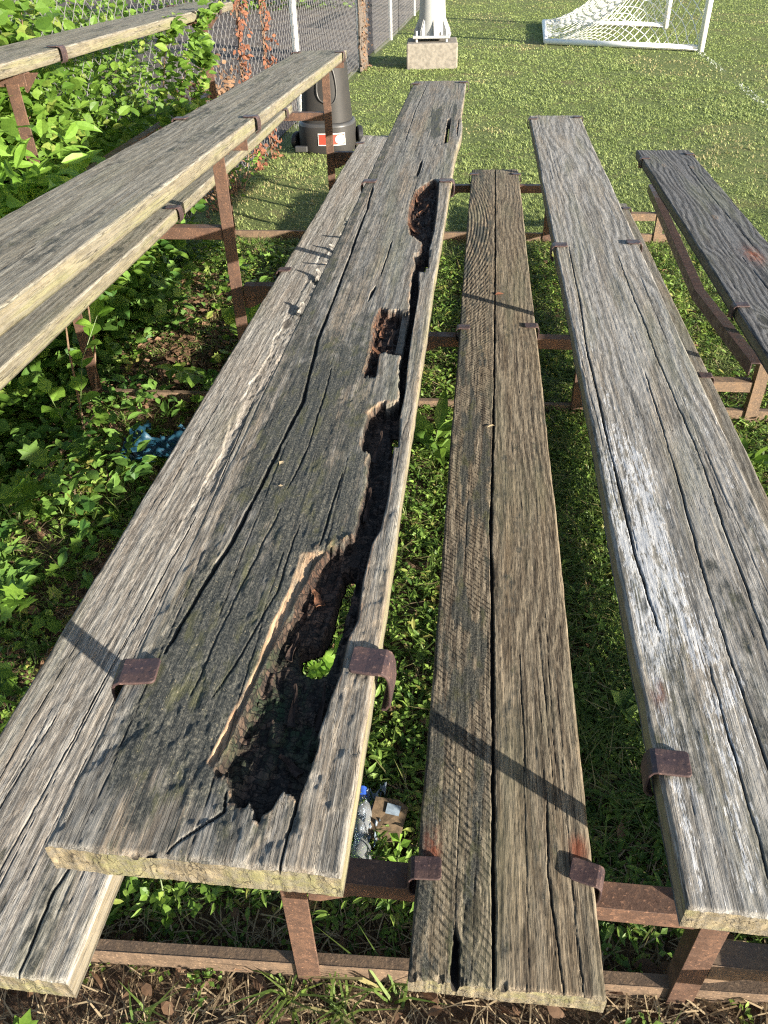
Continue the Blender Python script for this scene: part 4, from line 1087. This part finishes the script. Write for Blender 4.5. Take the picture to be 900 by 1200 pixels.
stem_plant('clover_clump', 'small clover sprigs standing beside the steel leg under the rotten seat', 'clover', -0.40, 0.84,
           [([(0, 0, 0), (dx, dy, h_)], 3, .85) for dx, dy, h_ in [(.0, .0, .10), (.05, .02, .09), (-.05, .01, .07), (.09, .03, .10), (-.02, .05, .11)]], HEART, MAT['leaf_bright'], 0.030, seed=7)
stem_plant('leafy_weed', 'pale green leafy weed growing over the plastic bottle', 'weed', -0.115, 0.89,
           [([(0, 0, 0), (.005, .0, .09), (.01, .01, .17)], 10, .25), ([(0, 0, 0), (.03, .0, .06), (.06, .01, .11)], 7, .3), ([(0, 0, 0), (-.02, -.01, .05), (-.04, -.01, .09)], 6, .3)], SMALL, MAT['leaf_lime'], 0.030, seed=8)
stem_plant('leafy_weed', 'low weed in the bottom left corner before the front sill', 'weed', -0.80, 0.48,
           [([(0, 0, 0), (.03, .0, .03), (.06, -.01, .05)], 4, .4), ([(0, 0, 0), (-.03, .02, .03), (-.05, .03, .05)], 4, .4)], LOBED, MAT['leaf_bright'], 0.055, seed=9)
stem_plant('leafy_weed', 'lime green weed seen through the hole in the rotten seat', 'weed', -0.40, 1.44,
           [([(0, 0, 0), (.0, .0, .10), (.01, .02, .20)], 9, .25), ([(0, 0, 0), (.05, .0, .08), (.09, .01, .16)], 8, .3), ([(0, 0, 0), (-.04, -.01, .08), (-.07, -.01, .16)], 8, .3)], HEART, MAT['leaf_lime'], 0.05, seed=18)
stem_plant('plantain_weed', 'round plantain rosette between the brown foot board and the painted seat', 'weed', 0.47, 1.36,
           [([(0, 0, 0), (.03, .0, .02)], 5, .0), ([(0, 0, 0), (-.03, .02, .03)], 4, .0)], HEART, MAT['leaf_weed'], 0.055, seed=10)
stem_plant('plantain_weed', 'plantain rosette on the right, beside the leg of the lowest seat', 'weed', 1.06, 2.62,
           [([(0, 0, 0), (.03, .0, .03)], 6, .0), ([(0, 0, 0), (-.03, .02, .05)], 4, .0)], HEART, MAT['leaf_bright'], 0.10, seed=12)
stem_plant('broad_leaf_plant', 'single broad leaf weed at the foot of the leg below the second highest seat', 'plant', -1.03, 3.40,
           [([(0, 0, 0), (.0, -.02, .12), (.02, -.04, .24)], 5, .4), ([(0, 0, 0), (.03, .02, .10), (.07, .0, .19)], 4, .4), ([(0, 0, 0), (-.06, .0, .12), (-.1, -.04, .22)], 4, .4)], HEART, MAT['leaf_bright'], 0.11, seed=13)
def grass_clump(label, x, y, n, L, seed, mat='grass_weed'):
    r = np.random.default_rng(seed)
    a = r.uniform(0, 6.283, n); up = r.uniform(.4, 2.0, n)
    pos = np.stack([r.normal(0, .012, n), r.normal(0, .012, n), np.zeros(n)], -1)
    tip = unit(np.stack([np.cos(a), np.sin(a), up], -1)); nrm = unit(np.stack([-np.cos(a), -np.sin(a), np.full(n, .7)], -1))
    o = obj('grass_clump', leaf_mesh('grass_clump', tmpl_blade(.55, 1.0), pos, tip, nrm, L * r.uniform(.5, 1.1, n), MAT[mat], r.uniform(.2, 1, n), 0.0034), None, (x, y, float(gz(x, y))))
    tag(o, label, 'grass clump')
grass_clump('tuft of grass leaning over the front sill at the foot of the steel leg', -0.315, 0.635, 18, .15, 61)
grass_clump('tuft of grass on the soil right of the front leg', -0.20, 0.625, 22, .11, 62)
grass_clump('long grass blades rising right of the leg, near the brown foot board', -0.10, 0.66, 12, .20, 63)
grass_clump('grass tuft at the bottom left before the pale foot board', -0.62, 0.57, 12, .09, 64)
grass_clump('sparse grass tuft at the bottom right below the painted seat', 0.40, 0.585, 10, .08, 65)

# ------------------------------------------------------------------ shrubs on the left
G1 = 'shrubs growing through the upper rows'
shrub('vine_shrub', 'leafy vine shrub climbing past the far end of the highest board, sprigs over its edge', 'shrub', (-2.02, 4.30, 0), (.30, .72, 1.12), 3300, .066, OVATE, MAT['leaf_bright'], G1, seed=71, lumps=34,
      sprigs=[[(-1.75, 4.5, .7), (-1.66, 4.7, 1.05), (-1.60, 4.9, 1.25), (-1.55, 5.05, 1.36)], [(-1.7, 4.4, .6), (-1.52, 4.4, .95), (-1.45, 4.45, 1.15), (-1.42, 4.42, 1.22)],
              [(-1.7, 4.3, .7), (-1.55, 4.2, .95), (-1.48, 4.05, 1.02)], [(-1.8, 4.6, .8), (-1.66, 4.5, 1.2), (-1.62, 4.55, 1.33)]])
shrub('lance_leaf_shrub', 'lime green shrub with long pointed leaves below the highest board', 'shrub', (-1.62, 2.80, 0), (.24, .36, 1.12), 950, .125, LANCE, MAT['leaf_lime'], G1, seed=72, lumps=26, lift=.52, twigs=2)
shrub('broad_leaf_shrub', 'dark broad leaved shrub filling the shade between the two upper rows', 'shrub', (-1.98, 3.85, 0), (.32, .85, .62), 1900, .085, HEART, MAT['leaf_deep'], G1, seed=73, lumps=26)
shrub('broad_leaf_shrub', 'bright broad leaved shrub rising behind the near part of the highest board', 'shrub', (-2.24, 3.50, 0), (.27, 1.0, 1.80), 6500, .085, HEART, MAT['leaf_bright'], G1, seed=74, lumps=46)
shrub('bushy_shrub', 'loose fine leaved shrub behind the middle of the highest board', 'shrub', (-2.30, 4.95, 0), (.26, .80, 1.55), 5500, .055, OVATE, MAT['leaf_bright'], G1, seed=75, lumps=46)
shrub('tangled_shrub', 'tangled mid green shrub inside the fence under the highest board', 'shrub', (-2.04, 3.95, 0), (.30, .95, 1.05), 5200, .07, OVATE, MAT['leaf_bright'], G1, seed=78, lumps=36)
shrub('broad_leaf_shrub', 'leafy weeds bunched at the left edge under the second highest seat', 'shrub', (-2.12, 2.30, 0), (.36, .50, .42), 1100, .07, HEART, MAT['leaf_bright'], G1, seed=76, lumps=26)
shrub('fence_shrub', 'small yellowing shrub against the chain link fence behind the second highest seat', 'shrub', (-1.95, 6.4, 0), (.20, .45, .70), 420, .045, OVATE, MAT['leaf_bright'], G1, seed=77)
G2 = 'shrubs beyond the gravel'
for i, (x, y, s, lb) in enumerate([(-5.2, 24.5, 1.5, 'sunlit green shrub beyond the gravel, nearest the fence'), (-7.8, 24, 1.7, 'green shrub far beyond the gravel, left of the nearest one'), (-3.3, 34, 1.8, 'distant green shrub beside the far end of the fence'), (-6.2, 13.0, 1.2, 'green shrub on the gravel side behind the highest board')]):
    shrub('far_shrub', lb, 'shrub', (x, y, 0), (s * 1.3, s * .9, s * .8), 1100, .17, OVATE, MAT['leaf_bright'], G2, seed=80 + i, lumps=24)

# ------------------------------------------------------------------ chain link fence
MAT['galv'] = plain('galvanised_steel', (0.50, 0.50, 0.49), 0.45, 0.6, 0.2, 18)
MAT['galv_wire'] = plain('galvanised_wire', (0.24, 0.235, 0.235), 0.5, 0.3, 0.3, 40)
fence = thing('chain_link_fence', 'grey chain link fence with galvanised posts along the left side of the field', 'fence', (0, 0, 0))
def chain_link(y_a, y_b, pitch, hgt, rad):
    zs = np.arange(0.03, hgt, pitch); nz = len(zs)
    ys = np.arange(y_a, y_b, pitch); ny_ = len(ys)
    V = np.zeros((ny_, nz, 3, 3))
    zz = np.arange(nz)
    jit = fbm(ys[:, None] * .8, zs[None] * 1.0, 2, 33) * .012
    yy_ = ys[:, None] + np.where(((zz[None, :] + np.arange(ny_)[:, None]) % 2) == 0, -.5, .5) * pitch * 1.04
    xx = fence_x(yy_) + jit + np.where(((zz[None, :] + np.arange(ny_)[:, None]) % 2) == 0, -.5, .5) * rad
    offs = np.array([(rad, 0.0), (-.5 * rad, .87 * rad), (-.5 * rad, -.87 * rad)])
    for j in range(3):
        V[:, :, j, 0] = xx + offs[j, 0]; V[:, :, j, 1] = yy_ + offs[j, 1]; V[:, :, j, 2] = zs[None] + .25 * offs[j, 1]
    idx = np.arange(ny_ * nz * 3).reshape(ny_, nz, 3)
    q = [np.stack([idx[:, :-1, j], idx[:, :-1, (j + 1) % 3], idx[:, 1:, (j + 1) % 3], idx[:, 1:, j]], -1).reshape(-1, 4) for j in range(3)]
    return V.reshape(-1, 3), q
V, q = chain_link(2.0, 33.0, 0.052, 1.82, 0.0022)
obj('wire_mesh', mesh_from('wire_mesh', V, q, MAT['galv_wire']), fence)
for y in (9.15, 13.25, 16.8, 21.7, 26.5, 31.5):
    x = float(fence_x(y)) - .035
    m = MB(); m.lathe([(0.0001, 1.90), (.02, 1.895), (.036, 1.87), (.036, -.05)], k=16)
    m.build('post', MAT['galv'], fence, (x, y, 0), True)
m = MB(); m.tube([(float(fence_x(y)) - .02, y, 1.83) for y in (2, 5.5, 8, 13.4, 16.8, 21.7, 33)], .021, 10)
m.build('top_rail', MAT['galv'], fence, smooth=True)

def dead_vine(name, label, y, hgt, spread, n, leaf, seed, mat, stems=3, r0=.006, cat='vine', group=None, bark='twig'):
    r = np.random.default_rng(seed)
    x = float(fence_x(y)) + .03
    root = thing(name, label, cat, (x, y, 0), group)
    mb = MB(); pts = []
    for s in range(stems):
        ph = r.uniform(0, 6); of = r.normal(0, spread * .35)
        line = [(r.normal(.0, .008), of + spread * .35 * math.sin(ph + k * .6), hgt * k / 12) for k in range(13)]
        mb.tube(line, list(np.linspace(r0, r0 * .5, 13)), 6); pts += line
    mb.build('stems', MAT[bark], root)
    if n:
        pts = np.array(pts); w = r.integers(0, len(pts), n)
        P = pts[w] + r.normal(0, 1, (n, 3)) * np.array([.03, spread * .35, .07]); P[:, 0] = abs(P[:, 0]); P[:, 2] = np.maximum(P[:, 2], .02)
        a = r.uniform(0, 6.283, n)
        tip = unit(np.stack([np.cos(a) * .6 + .3, np.sin(a), r.normal(-.5, .4, n)], -1)); nrm = unit(np.array([1, -.3, .4]) + r.normal(0, .5, (n, 3)))
        obj('foliage', leaf_mesh('foliage', OVATE, P, tip, nrm, leaf * r.uniform(.6, 1.2, n), mat, r.uniform(0, 1, n)), root)
dead_vine('dead_vine', 'rust red dead vine on the fence, the one with more leaves nearer the bench end', 7.05, 1.75, .26, 520, .05, 91, MAT['rust_leaf'], group='dead vines on the fence')
dead_vine('dead_vine', 'thinner rust red dead vine on the fence close to the galvanised post', 7.72, 1.75, .17, 300, .045, 92, MAT['rust_leaf'], group='dead vines on the fence')
dead_vine('dead_vine', 'low tangle of brown dead vine at the foot of the chain link fence', 6.2, .85, .75, 700, .05, 95, MAT['dead_leaf'], 9, .005, group='dead vines on the fence')
dead_vine('woody_vine', 'bundle of brown woody vine trunks standing against the fence past the bench end', 13.15, 1.9, .36, 420, .05, 93, MAT['dead_leaf'], 22, .022, 'vine', bark='bark')
dead_vine('woody_vine', 'dry brown vine tangle further along the fence near the light pole', 23.5, 1.9, .9, 700, .07, 94, MAT['dead_leaf'], 14, .02, 'vine', bark='bark')

# ------------------------------------------------------------------ light pole
MAT['pole'] = plain('grey_pole_metal', (0.40, 0.40, 0.39), 0.5, 0.15, 0.15, 6)
MAT['concrete'] = plain('weathered_concrete', (0.25, 0.225, 0.19), 0.95, 0, 0.35, 22, 0.6, 0.2)
pole = thing('light_pole', 'thick grey metal light pole bolted to a square concrete footing', 'pole', (-0.80, 13.45, 0))
m = MB(); s = .375
m.box(-s, s, -s, s, -.3, .33)
o = m.build('concrete_footing', MAT['concrete'], pole, bevel=.02)
o.rotation_euler = (0, 0, .06)
m = MB(); m.box(-.27, .27, -.27, .27, .375, .41); m.build('base_plate', MAT['pole'], pole, bevel=.006)
m = MB(); m.lathe([(.205, .41), (.205, .50), (.190, .72), (.186, .80), (.165, 9.0), (.0001, 9.0)], k=32); m.build('pole_shaft', MAT['pole'], pole, smooth=True)
for k in range(8):
    a = k * math.pi / 4 + .2
    d = np.array([math.cos(a), math.sin(a), 0]); e = np.array([-math.sin(a), math.cos(a), 0])
    m = MB(); m.prism([(.18, .41), (.265, .41), (.265, .46), (.20, .60)], -e * .012, e * .012, d, (0, 0, 1))
    m.build('gusset', MAT['pole'], pole, bevel=.003)
for sx in (-1, 1):
    for sy in (-1, 1):
        m = MB(); m.lathe([(.0001, .47), (.02, .47), (.02, .33)], (sx * .22, sy * .22), 10); m.build('anchor_bolt', MAT['galv'], pole)

# ------------------------------------------------------------------ soccer goal
MAT['white'] = plain('white_painted_metal', (0.80, 0.80, 0.79), 0.45, 0, 0.08, 12)
MAT['net'] = plain('white_net_cord', (0.82, 0.82, 0.80), 0.8, 0, 0.08, 40)
goal = thing('soccer_goal', 'small white soccer goal with a sagging white net on the field', 'goal', (0, 0, 0))
nb, nf = np.array((1.03, 15.75)), np.array((3.36, 14.55))       # near ground bar, back and mouth
fb_, ff_ = np.array((1.17, 19.1)), np.array((3.42, 18.0))
HG = 2.05
P3 = lambda p, z: (p[0], p[1], z)
m = MB(); m.tube([P3(nb, .05), P3(nf, .05)], .045, 10); m.build('ground_bar', MAT['white'], goal, smooth=True)
m = MB(); m.tube([P3(fb_, .05), P3(ff_, .05)], .045, 10); m.build('ground_bar', MAT['white'], goal, smooth=True)
m = MB(); m.tube([P3(nb, .05), P3(fb_, .05)], .045, 10); m.build('back_bar', MAT['white'], goal, smooth=True)
m = MB(); m.tube([P3(nf, 0), P3(nf, HG)], .055, 12); m.build('upright', MAT['white'], goal, smooth=True)
m = MB(); m.tube([P3(ff_, 0), P3(ff_, HG)], .055, 12); m.build('upright', MAT['white'], goal, smooth=True)
m = MB(); m.tube([P3(nf, HG), P3(ff_, HG)], .055, 12); m.build('crossbar', MAT['white'], goal, smooth=True)
m = MB()
def sheet(fn, nu_, nv_, rad, skip=0.0):
    """diamond net over a parametric surface"""
    for i in range(nu_ + 1):
        for j in range(nv_):
            u0 = (i + .5 * (j % 2)) / nu_; 
            for du in (-.5, .5):
                u1 = u0 + du / nu_
                if not (-.001 <= u0 <= 1.001 and -.001 <= u1 <= 1.001): continue
                a = fn(u0, j / nv_); b = fn(u1, (j + 1) / nv_)
                if a is None or b is None: continue
                m.tube([a, b], rad, 3, False)
def sag(t): return t ** 1.7
def back_net(u, v):     # v: 0 back bar .. 1 crossbar
    a = nb + (fb_ - nb) * u; b = nf + (ff_ - nf) * u
    p = a + (b - a) * v
    w = .05 * vnoise(u * 7, v * 5, 3)
    return np.array([p[0] + w, p[1], .06 + (HG - .06) * sag(v) * (1 - .10 * math.sin(math.pi * u)) + w])
def side_net(A, B):
    def f(u, v):
        p = A + (B - A) * u; top = .06 + (HG - .06) * sag(u)
        w = .05 * vnoise(u * 7, v * 5, 8)
        return np.array([p[0] + w * .6, p[1] + .10 * math.sin(math.pi * v) * u, .05 + (top - .05) * v + w * .3])
    return f
sheet(back_net, 22, 22, .0052); sheet(side_net(nb, nf), 17, 13, .0062); sheet(side_net(fb_, ff_), 17, 13, .0062)
o = m.build('net', MAT['net'], goal)

# ------------------------------------------------------------------ upturned trash bin
MAT['bin'] = plain('grey_brown_plastic', (0.030, 0.028, 0.026), 0.62, 0, 0.15, 9, 0, 0.25)
MAT['rubber'] = plain('black_rubber', (0.018, 0.018, 0.02), 0.6)
MAT['sticker_red'] = plain('red_sticker', (0.40, 0.05, 0.03), 0.5, 0, .1, 20)
MAT['sticker_white'] = plain('white_sticker', (0.50, 0.485, 0.46), 0.5, 0, .1, 20)
MAT['sticker_grey'] = plain('grey_print', (0.25, 0.24, 0.23), 0.6, 0, .1, 20)
MAT['bin_light'] = plain('pale_scuffed_plastic', (0.05, 0.049, 0.048), 0.4, 0, 0.15, 9)
bx, by = -1.47, 8.02
BIN_S = .73
bin_ = thing('trash_bin', 'upturned grey wheeled trash bin with a red and white sticker behind the bench end', 'trash bin', (bx, by, 0))
m = MB()
m.lathe([(.265, 0.0), (.272, .03), (.268, .30), (.262, .315)], k=40, sq=.22); m.build('rim_skirt', MAT['bin'], bin_, smooth=True)
m = MB(); m.lathe([(.266, .300), (.262, .335), (.243, .352), (.236, .345)], k=40, sq=.22); m.build('rim_band', MAT['bin_light'], bin_, smooth=True)
m = MB(); m.lathe([(.242, .33), (.236, .36), (.205, 1.02), (.195, 1.05), (.17, 1.06), (.0001, 1.06)], k=40, sq=.22); m.build('body', MAT['bin'], bin_, smooth=True)
bin_.scale = (1, 1, BIN_S)
def on_body(th, z, e=.004):
    c_, s_ = math.cos(th), math.sin(th); p = .78
    r = np.interp(z, [.0, .03, .30, .36, 1.02], [.265, .272, .268, .236, .205]) + e
    return (r * math.copysign(abs(c_) ** p, c_), r * math.copysign(abs(s_) ** p, s_), z)
face = -math.pi / 2 + .22
m = MB(); m.tube([on_body(face + .34 * math.cos(t), .72 + .16 * math.sin(t) if math.sin(t) < 0 else .72 + .30 * math.sin(t)) for t in np.linspace(-math.pi - 1.1, 1.1, 30)], .009, 8)
m.build('embossed_arch', MAT['bin_light'], bin_, smooth=True)
def patch(name, t0, t1, z0, z1, e, mt, n=8):
    mm = MB(); ts = np.linspace(t0, t1, n)
    V = [on_body(face + t, z, e) for z in (z0, z1) for t in ts]
    mm.add(V, [(i, i + 1, n + i + 1, n + i) for i in range(n - 1)])
    return mm.build(name, MAT[mt], st_ if name != 'sticker' else bin_)
st_ = None
st_ = patch('sticker', -.33, .50, .10, .245, .006, 'sticker_white')
patch('red_panel', -.30, .47, .113, .232, .009, 'sticker_red')
def disc(name, tc, zc, rt, rz, e, mt, k=20, k0=0, tri=False):
    mm = MB(); V = [on_body(face + tc, zc, e)] + [on_body(face + tc + rt * math.cos(a + k0), zc + rz * math.sin(a + k0), e) for a in np.linspace(0, 2 * math.pi, k, endpoint=False)]
    mm.add(V, [], [(0, 1 + i, 1 + (i + 1) % k) for i in range(k)]); return mm.build(name, MAT[mt], st_)
disc('white_disc', .29, .172, .20, .055, .012, 'sticker_white')
for a in range(3):
    an = math.pi / 2 + a * 2.094
    disc('recycling_arrow', .29 + .085 * math.cos(an), .172 + .022 * math.sin(an), .055, .016, .015, 'sticker_grey', 3, an)
for z0 in (.135, .165, .195):
    patch('printed_bar', -.17, .03, z0, z0 + .012, .012, 'sticker_white', 4)
for s_, lb in ((1, 0), (-1, 1)):
    m = MB()
    pts = []
    m.lathe([(.0001, -.025), (.095, -.025), (.105, -.015), (.105, .015), (.095, .025), (.0001, .025)], k=24)
    w = m.build('wheel', MAT['rubber'], bin_, smooth=False)
    w.location = (.30 * s_, .05 if s_ > 0 else -.02, .15 if s_ > 0 else .10); w.rotation_euler = (0, math.pi / 2, .25 * s_)
m = MB(); m.box(-.28, -.16, -.27, -.22, .02, .09); m.build('handle', MAT['bin_light'], bin_, bevel=.01)

# ------------------------------------------------------------------ rubbish
MAT['blue'] = plain('blue_plastic_film', (0.004, 0.032, 0.058), 0.5, 0, .4, 25, c2=(0.014, 0.060, 0.095))
def sheet_mesh(w, l, amp, seed, n=44):
    u = np.linspace(-.5, .5, n); U, V_ = np.meshgrid(u, u)
    e = 1 + .22 * fbm(np.arctan2(V_, U) * 1.5, 0 * U, 3, seed)
    X = U * w * e; Y = V_ * l * e
    Z = amp * (abs(fbm(U * 6, V_ * 6, 4, seed + 1)) * 1.6 + .4 * fbm(U * 2.3, V_ * 2.3, 2, seed + 2) + .3)
    i = np.arange(n * n).reshape(n, n)
    q = np.stack([i[:-1, :-1], i[:-1, 1:], i[1:, 1:], i[1:, :-1]], -1)
    cut = fbm(U[:-1, :-1] * 5, V_[:-1, :-1] * 5, 3, seed + 3) > np.where(np.hypot(U[:-1, :-1], V_[:-1, :-1]) > .36, -.02, 9)
    return np.stack([X, Y, Z], -1).reshape(-1, 3), q[~cut].reshape(-1, 4)
V, q = sheet_mesh(.36, .22, .055, 5)
o = obj('plastic_sheet', mesh_from('plastic_sheet', V, [q], MAT['blue'], True), None, (-1.20, 2.50, float(gz(-1.2, 2.5)) + .035)); o.rotation_euler = (.12, -.1, -.25)
tag(o, 'crumpled blue plastic sheet lying in the weeds beside the pale foot board', 'plastic sheet')
gl = NT('clear_plastic')
gp = gl.n('ShaderNodeBsdfPrincipled'); gp.inputs['Base Color'].default_value = (.93, .96, .98, 1); gp.inputs['Roughness'].default_value = .08; gp.inputs['Transmission Weight'].default_value = .85; gp.inputs['IOR'].default_value = 1.25
MAT['clear'] = gl.finish(gp.outputs[0])
bt = thing('plastic_bottle', 'crushed clear plastic bottle lying under the rotten seat', 'bottle', (-.205, .965, float(gz(-.2, .95)) + .045))
bt.rotation_euler = (math.radians(-84), 0, .12)
m = MB(); prof = [(.0001, -.10), (.026, -.10), (.031, -.09), (.030, -.055), (.026, -.04), (.031, -.02), (.024, 0), (.031, .02), (.030, .06), (.022, .085), (.012, .10), (.012, .115), (.0001, .115)]
m.lathe(prof, k=20)
v = m.v[0]; v[:, 0] *= 1 - .35 * np.exp(-((v[:, 2] - .01) / .04) ** 2); v[:, 1] += .008 * np.sin(v[:, 2] * 60)
m.build('bottle_body', MAT['clear'], bt, smooth=True)
MAT['cap'] = plain('blue_cap', (.03, .09, .42), .4)
m = MB(); m.lathe([(.0001, .132), (.0145, .132), (.015, .112), (.0001, .112)], k=16); m.build('bottle_cap', MAT['cap'], bt)
MAT['card'] = plain('tan_cardboard', (.17, .115, .065), .8, 0, .6, 45)
MAT['label'] = plain('pale_blue_label', (.26, .32, .38), .5, 0, .3, 60)
cx_ = thing('snack_carton', 'flattened tan carton with a small pale label in the weeds under the rotten seat', 'carton', (-.150, 1.02, float(gz(-.15, 1.0)) + .035))
cx_.rotation_euler = (.25, .1, -.12); cx_.scale = (.78, .78, .78)
m = MB(); m.add([(-.055, -.06, 0), (.05, -.055, .004), (.055, .05, .012), (.02, .068, .004), (-.05, .062, 0), (-.055, -.06, .02), (.05, -.055, .024), (.055, .05, .032), (.02, .068, .024), (-.05, .062, .02)],
               [(5, 6, 7, 8), (0, 1, 6, 5), (1, 2, 7, 6), (2, 3, 8, 7), (3, 4, 9, 8), (4, 0, 5, 9), (3, 2, 1, 0)], [(5, 8, 9), (4, 3, 0)])
m.build('carton_panel', MAT['card'], cx_)
m = MB(); m.add([(-.01, .018, .0265), (.032, .018, .030), (.034, .048, .032), (-.01, .05, .0275)], [(0, 1, 2, 3)]); m.build('printed_label', MAT['label'], cx_)
wr = obj('plastic_wrapper', mesh_from('plastic_wrapper', *(lambda s: (s[0], [s[1]]))(sheet_mesh(.055, .16, .03, 9, 24)), MAT['label'], True), None, (-.190, 1.03, float(gz(-.2, 1.03)) + .03))
tag(wr, 'pale blue plastic wrapper between the bottle and the tan carton', 'wrapper')
m = MB(); m.lathe([(.0001, .022), (.010, .020), (.017, .010), (.018, 0), (.012, -.012), (.0001, -.015)], k=14)
peb = m.build('pebble', MAT['concrete'], None, (-.085, .70, float(gz(-.085, .70)) + .012), True); tag(peb, 'small round pebble on the soil beside the front leg', 'pebble')
m = MB(); m.tube([(0, 0, 0), (.03, .004, .003), (.06, .002, .002)], [.008, .0075, .007], 7)
stk = m.build('broken_stick', MAT['twig'], None, (-.185, .70, float(gz(-.18, .70)) + .014), True); tag(stk, 'short broken stick on the soil right of the front steel leg', 'stick')
m = MB(); m.tube([(0, 0, 0), (.03, .22, .03), (.02, .45, .02), (.06, .62, .05)], [.011, .010, .008, .005], 7)
stk = m.build('bare_branch', MAT['twig'], None, (-1.62, 2.05, .05), True); tag(stk, 'bare brown branch lying in the weeds at the left edge', 'branch')
m = MB(); m.tube([(0, 0, 0), (.12, .3, .16), (.2, .62, .20), (.32, .92, .18)], [.012, .012, .010, .006], 7)
stk = m.build('bare_branch', MAT['twig'], None, (-1.98, 3.55, .55), True); tag(stk, 'dead brown branch lying across the shrubs under the highest board', 'branch')

# bits lying on the boards
def bit(name, label, cat, x, y, h, size, mat, tm, rz, lift=.004):
    a = np.array([[math.cos(rz), math.sin(rz), .05]])
    me = leaf_mesh(name, tm, np.zeros((1, 3)), a, np.array([[.1, -.1, 1.]]), size, mat, np.array([.8]))
    o = obj(name, me, None, (x, y, CAM_H - h + lift)); tag(o, label, cat)
bit('fallen_leaf', 'small curled orange leaf on the far part of the brown foot board', 'leaf', .092, 3.30, 1.30, .040, MAT['rust_leaf'], OVATE, .4)
bit('fallen_leaf', 'tiny straw coloured leaf lying on the middle of the brown foot board', 'leaf', .062, 2.17, 1.30, .032, MAT['straw'], LANCE, .7)
bit('wood_chip', 'pale wood chip resting on the dark left half of the rotten seat', 'wood chip', -.330, 1.115, .76, .014, MAT['straw'], SMALL, 1.2, .003)
bit('wood_chip', 'smaller pale wood chip on the rotten seat, nearer the eye than the other', 'wood chip', -.318, 1.05, .76, .009, MAT['straw'], SMALL, .2, .003)
bit('fallen_leaf', 'pale dry leaf scrap on the near left half of the brown foot board', 'leaf', .018, .885, 1.30, .014, MAT['straw'], OVATE, 1.9)
bit('wood_chip', 'pale chip of wood on the second highest seat', 'wood chip', -1.02, 2.43, .57, .022, MAT['straw'], SMALL, .9, .003)
# ------------------------------------------------------------------ light
SUN_EL = math.radians(13.5)
to_sun = Vector((0.836 * math.cos(SUN_EL), -0.549 * math.cos(SUN_EL), math.sin(SUN_EL)))
sd = bpy.data.lights.new('sun', 'SUN'); sd.energy = 5.0; sd.angle = math.radians(0.55); sd.color = (1.0, 0.925, 0.80)
so = bpy.data.objects.new('sun', sd); so.rotation_euler = (-to_sun).to_track_quat('-Z', 'Y').to_euler(); link(so)
w = bpy.data.worlds.new('World'); scene.world = w; w.use_nodes = True
nt = w.node_tree; nt.nodes.clear()
sky = nt.nodes.new('ShaderNodeTexSky'); sky.sky_type = 'NISHITA'; sky.sun_disc = False
sky.sun_elevation = SUN_EL; sky.sun_rotation = math.atan2(0.836, -0.549); sky.altitude = 100; sky.air_density = 1.0; sky.dust_density = 1.2
bg = nt.nodes.new('ShaderNodeBackground'); bg.inputs[1].default_value = 0.088
ow = nt.nodes.new('ShaderNodeOutputWorld'); nt.links.new(sky.outputs[0], bg.inputs[0]); nt.links.new(bg.outputs[0], ow.inputs[0])

# ------------------------------------------------------------------ camera
cd = bpy.data.cameras.new('camera'); cd.sensor_fit = 'VERTICAL'; cd.sensor_height = 36.0; cd.lens = 905 / 1200 * 36
cd.clip_start = 0.02; cd.clip_end = 1000
cam = bpy.data.objects.new('camera', cd)
right = Vector((0.9936031562789852, 0.11004467538158934, -0.025356207378061796))
down = Vector((0.046412016534383434, -0.6026256032801321, -0.7966732749329986))
fwd = Vector((-0.10294995169329012, 0.7904002477804631, -0.603878096766998))
R = Matrix((right, -down, -fwd)).transposed()
cam.matrix_world = Matrix.Translation((0, 0, CAM_H)) @ R.to_4x4()
link(cam); scene.camera = cam
scene.cycles.use_denoising = False
scene.cycles.filter_width = 1.2
vs = scene.view_settings
vs.view_transform = 'Standard'; vs.look = 'None'; vs.exposure = 1.68; vs.gamma = 1.0; vs.use_curve_mapping = False
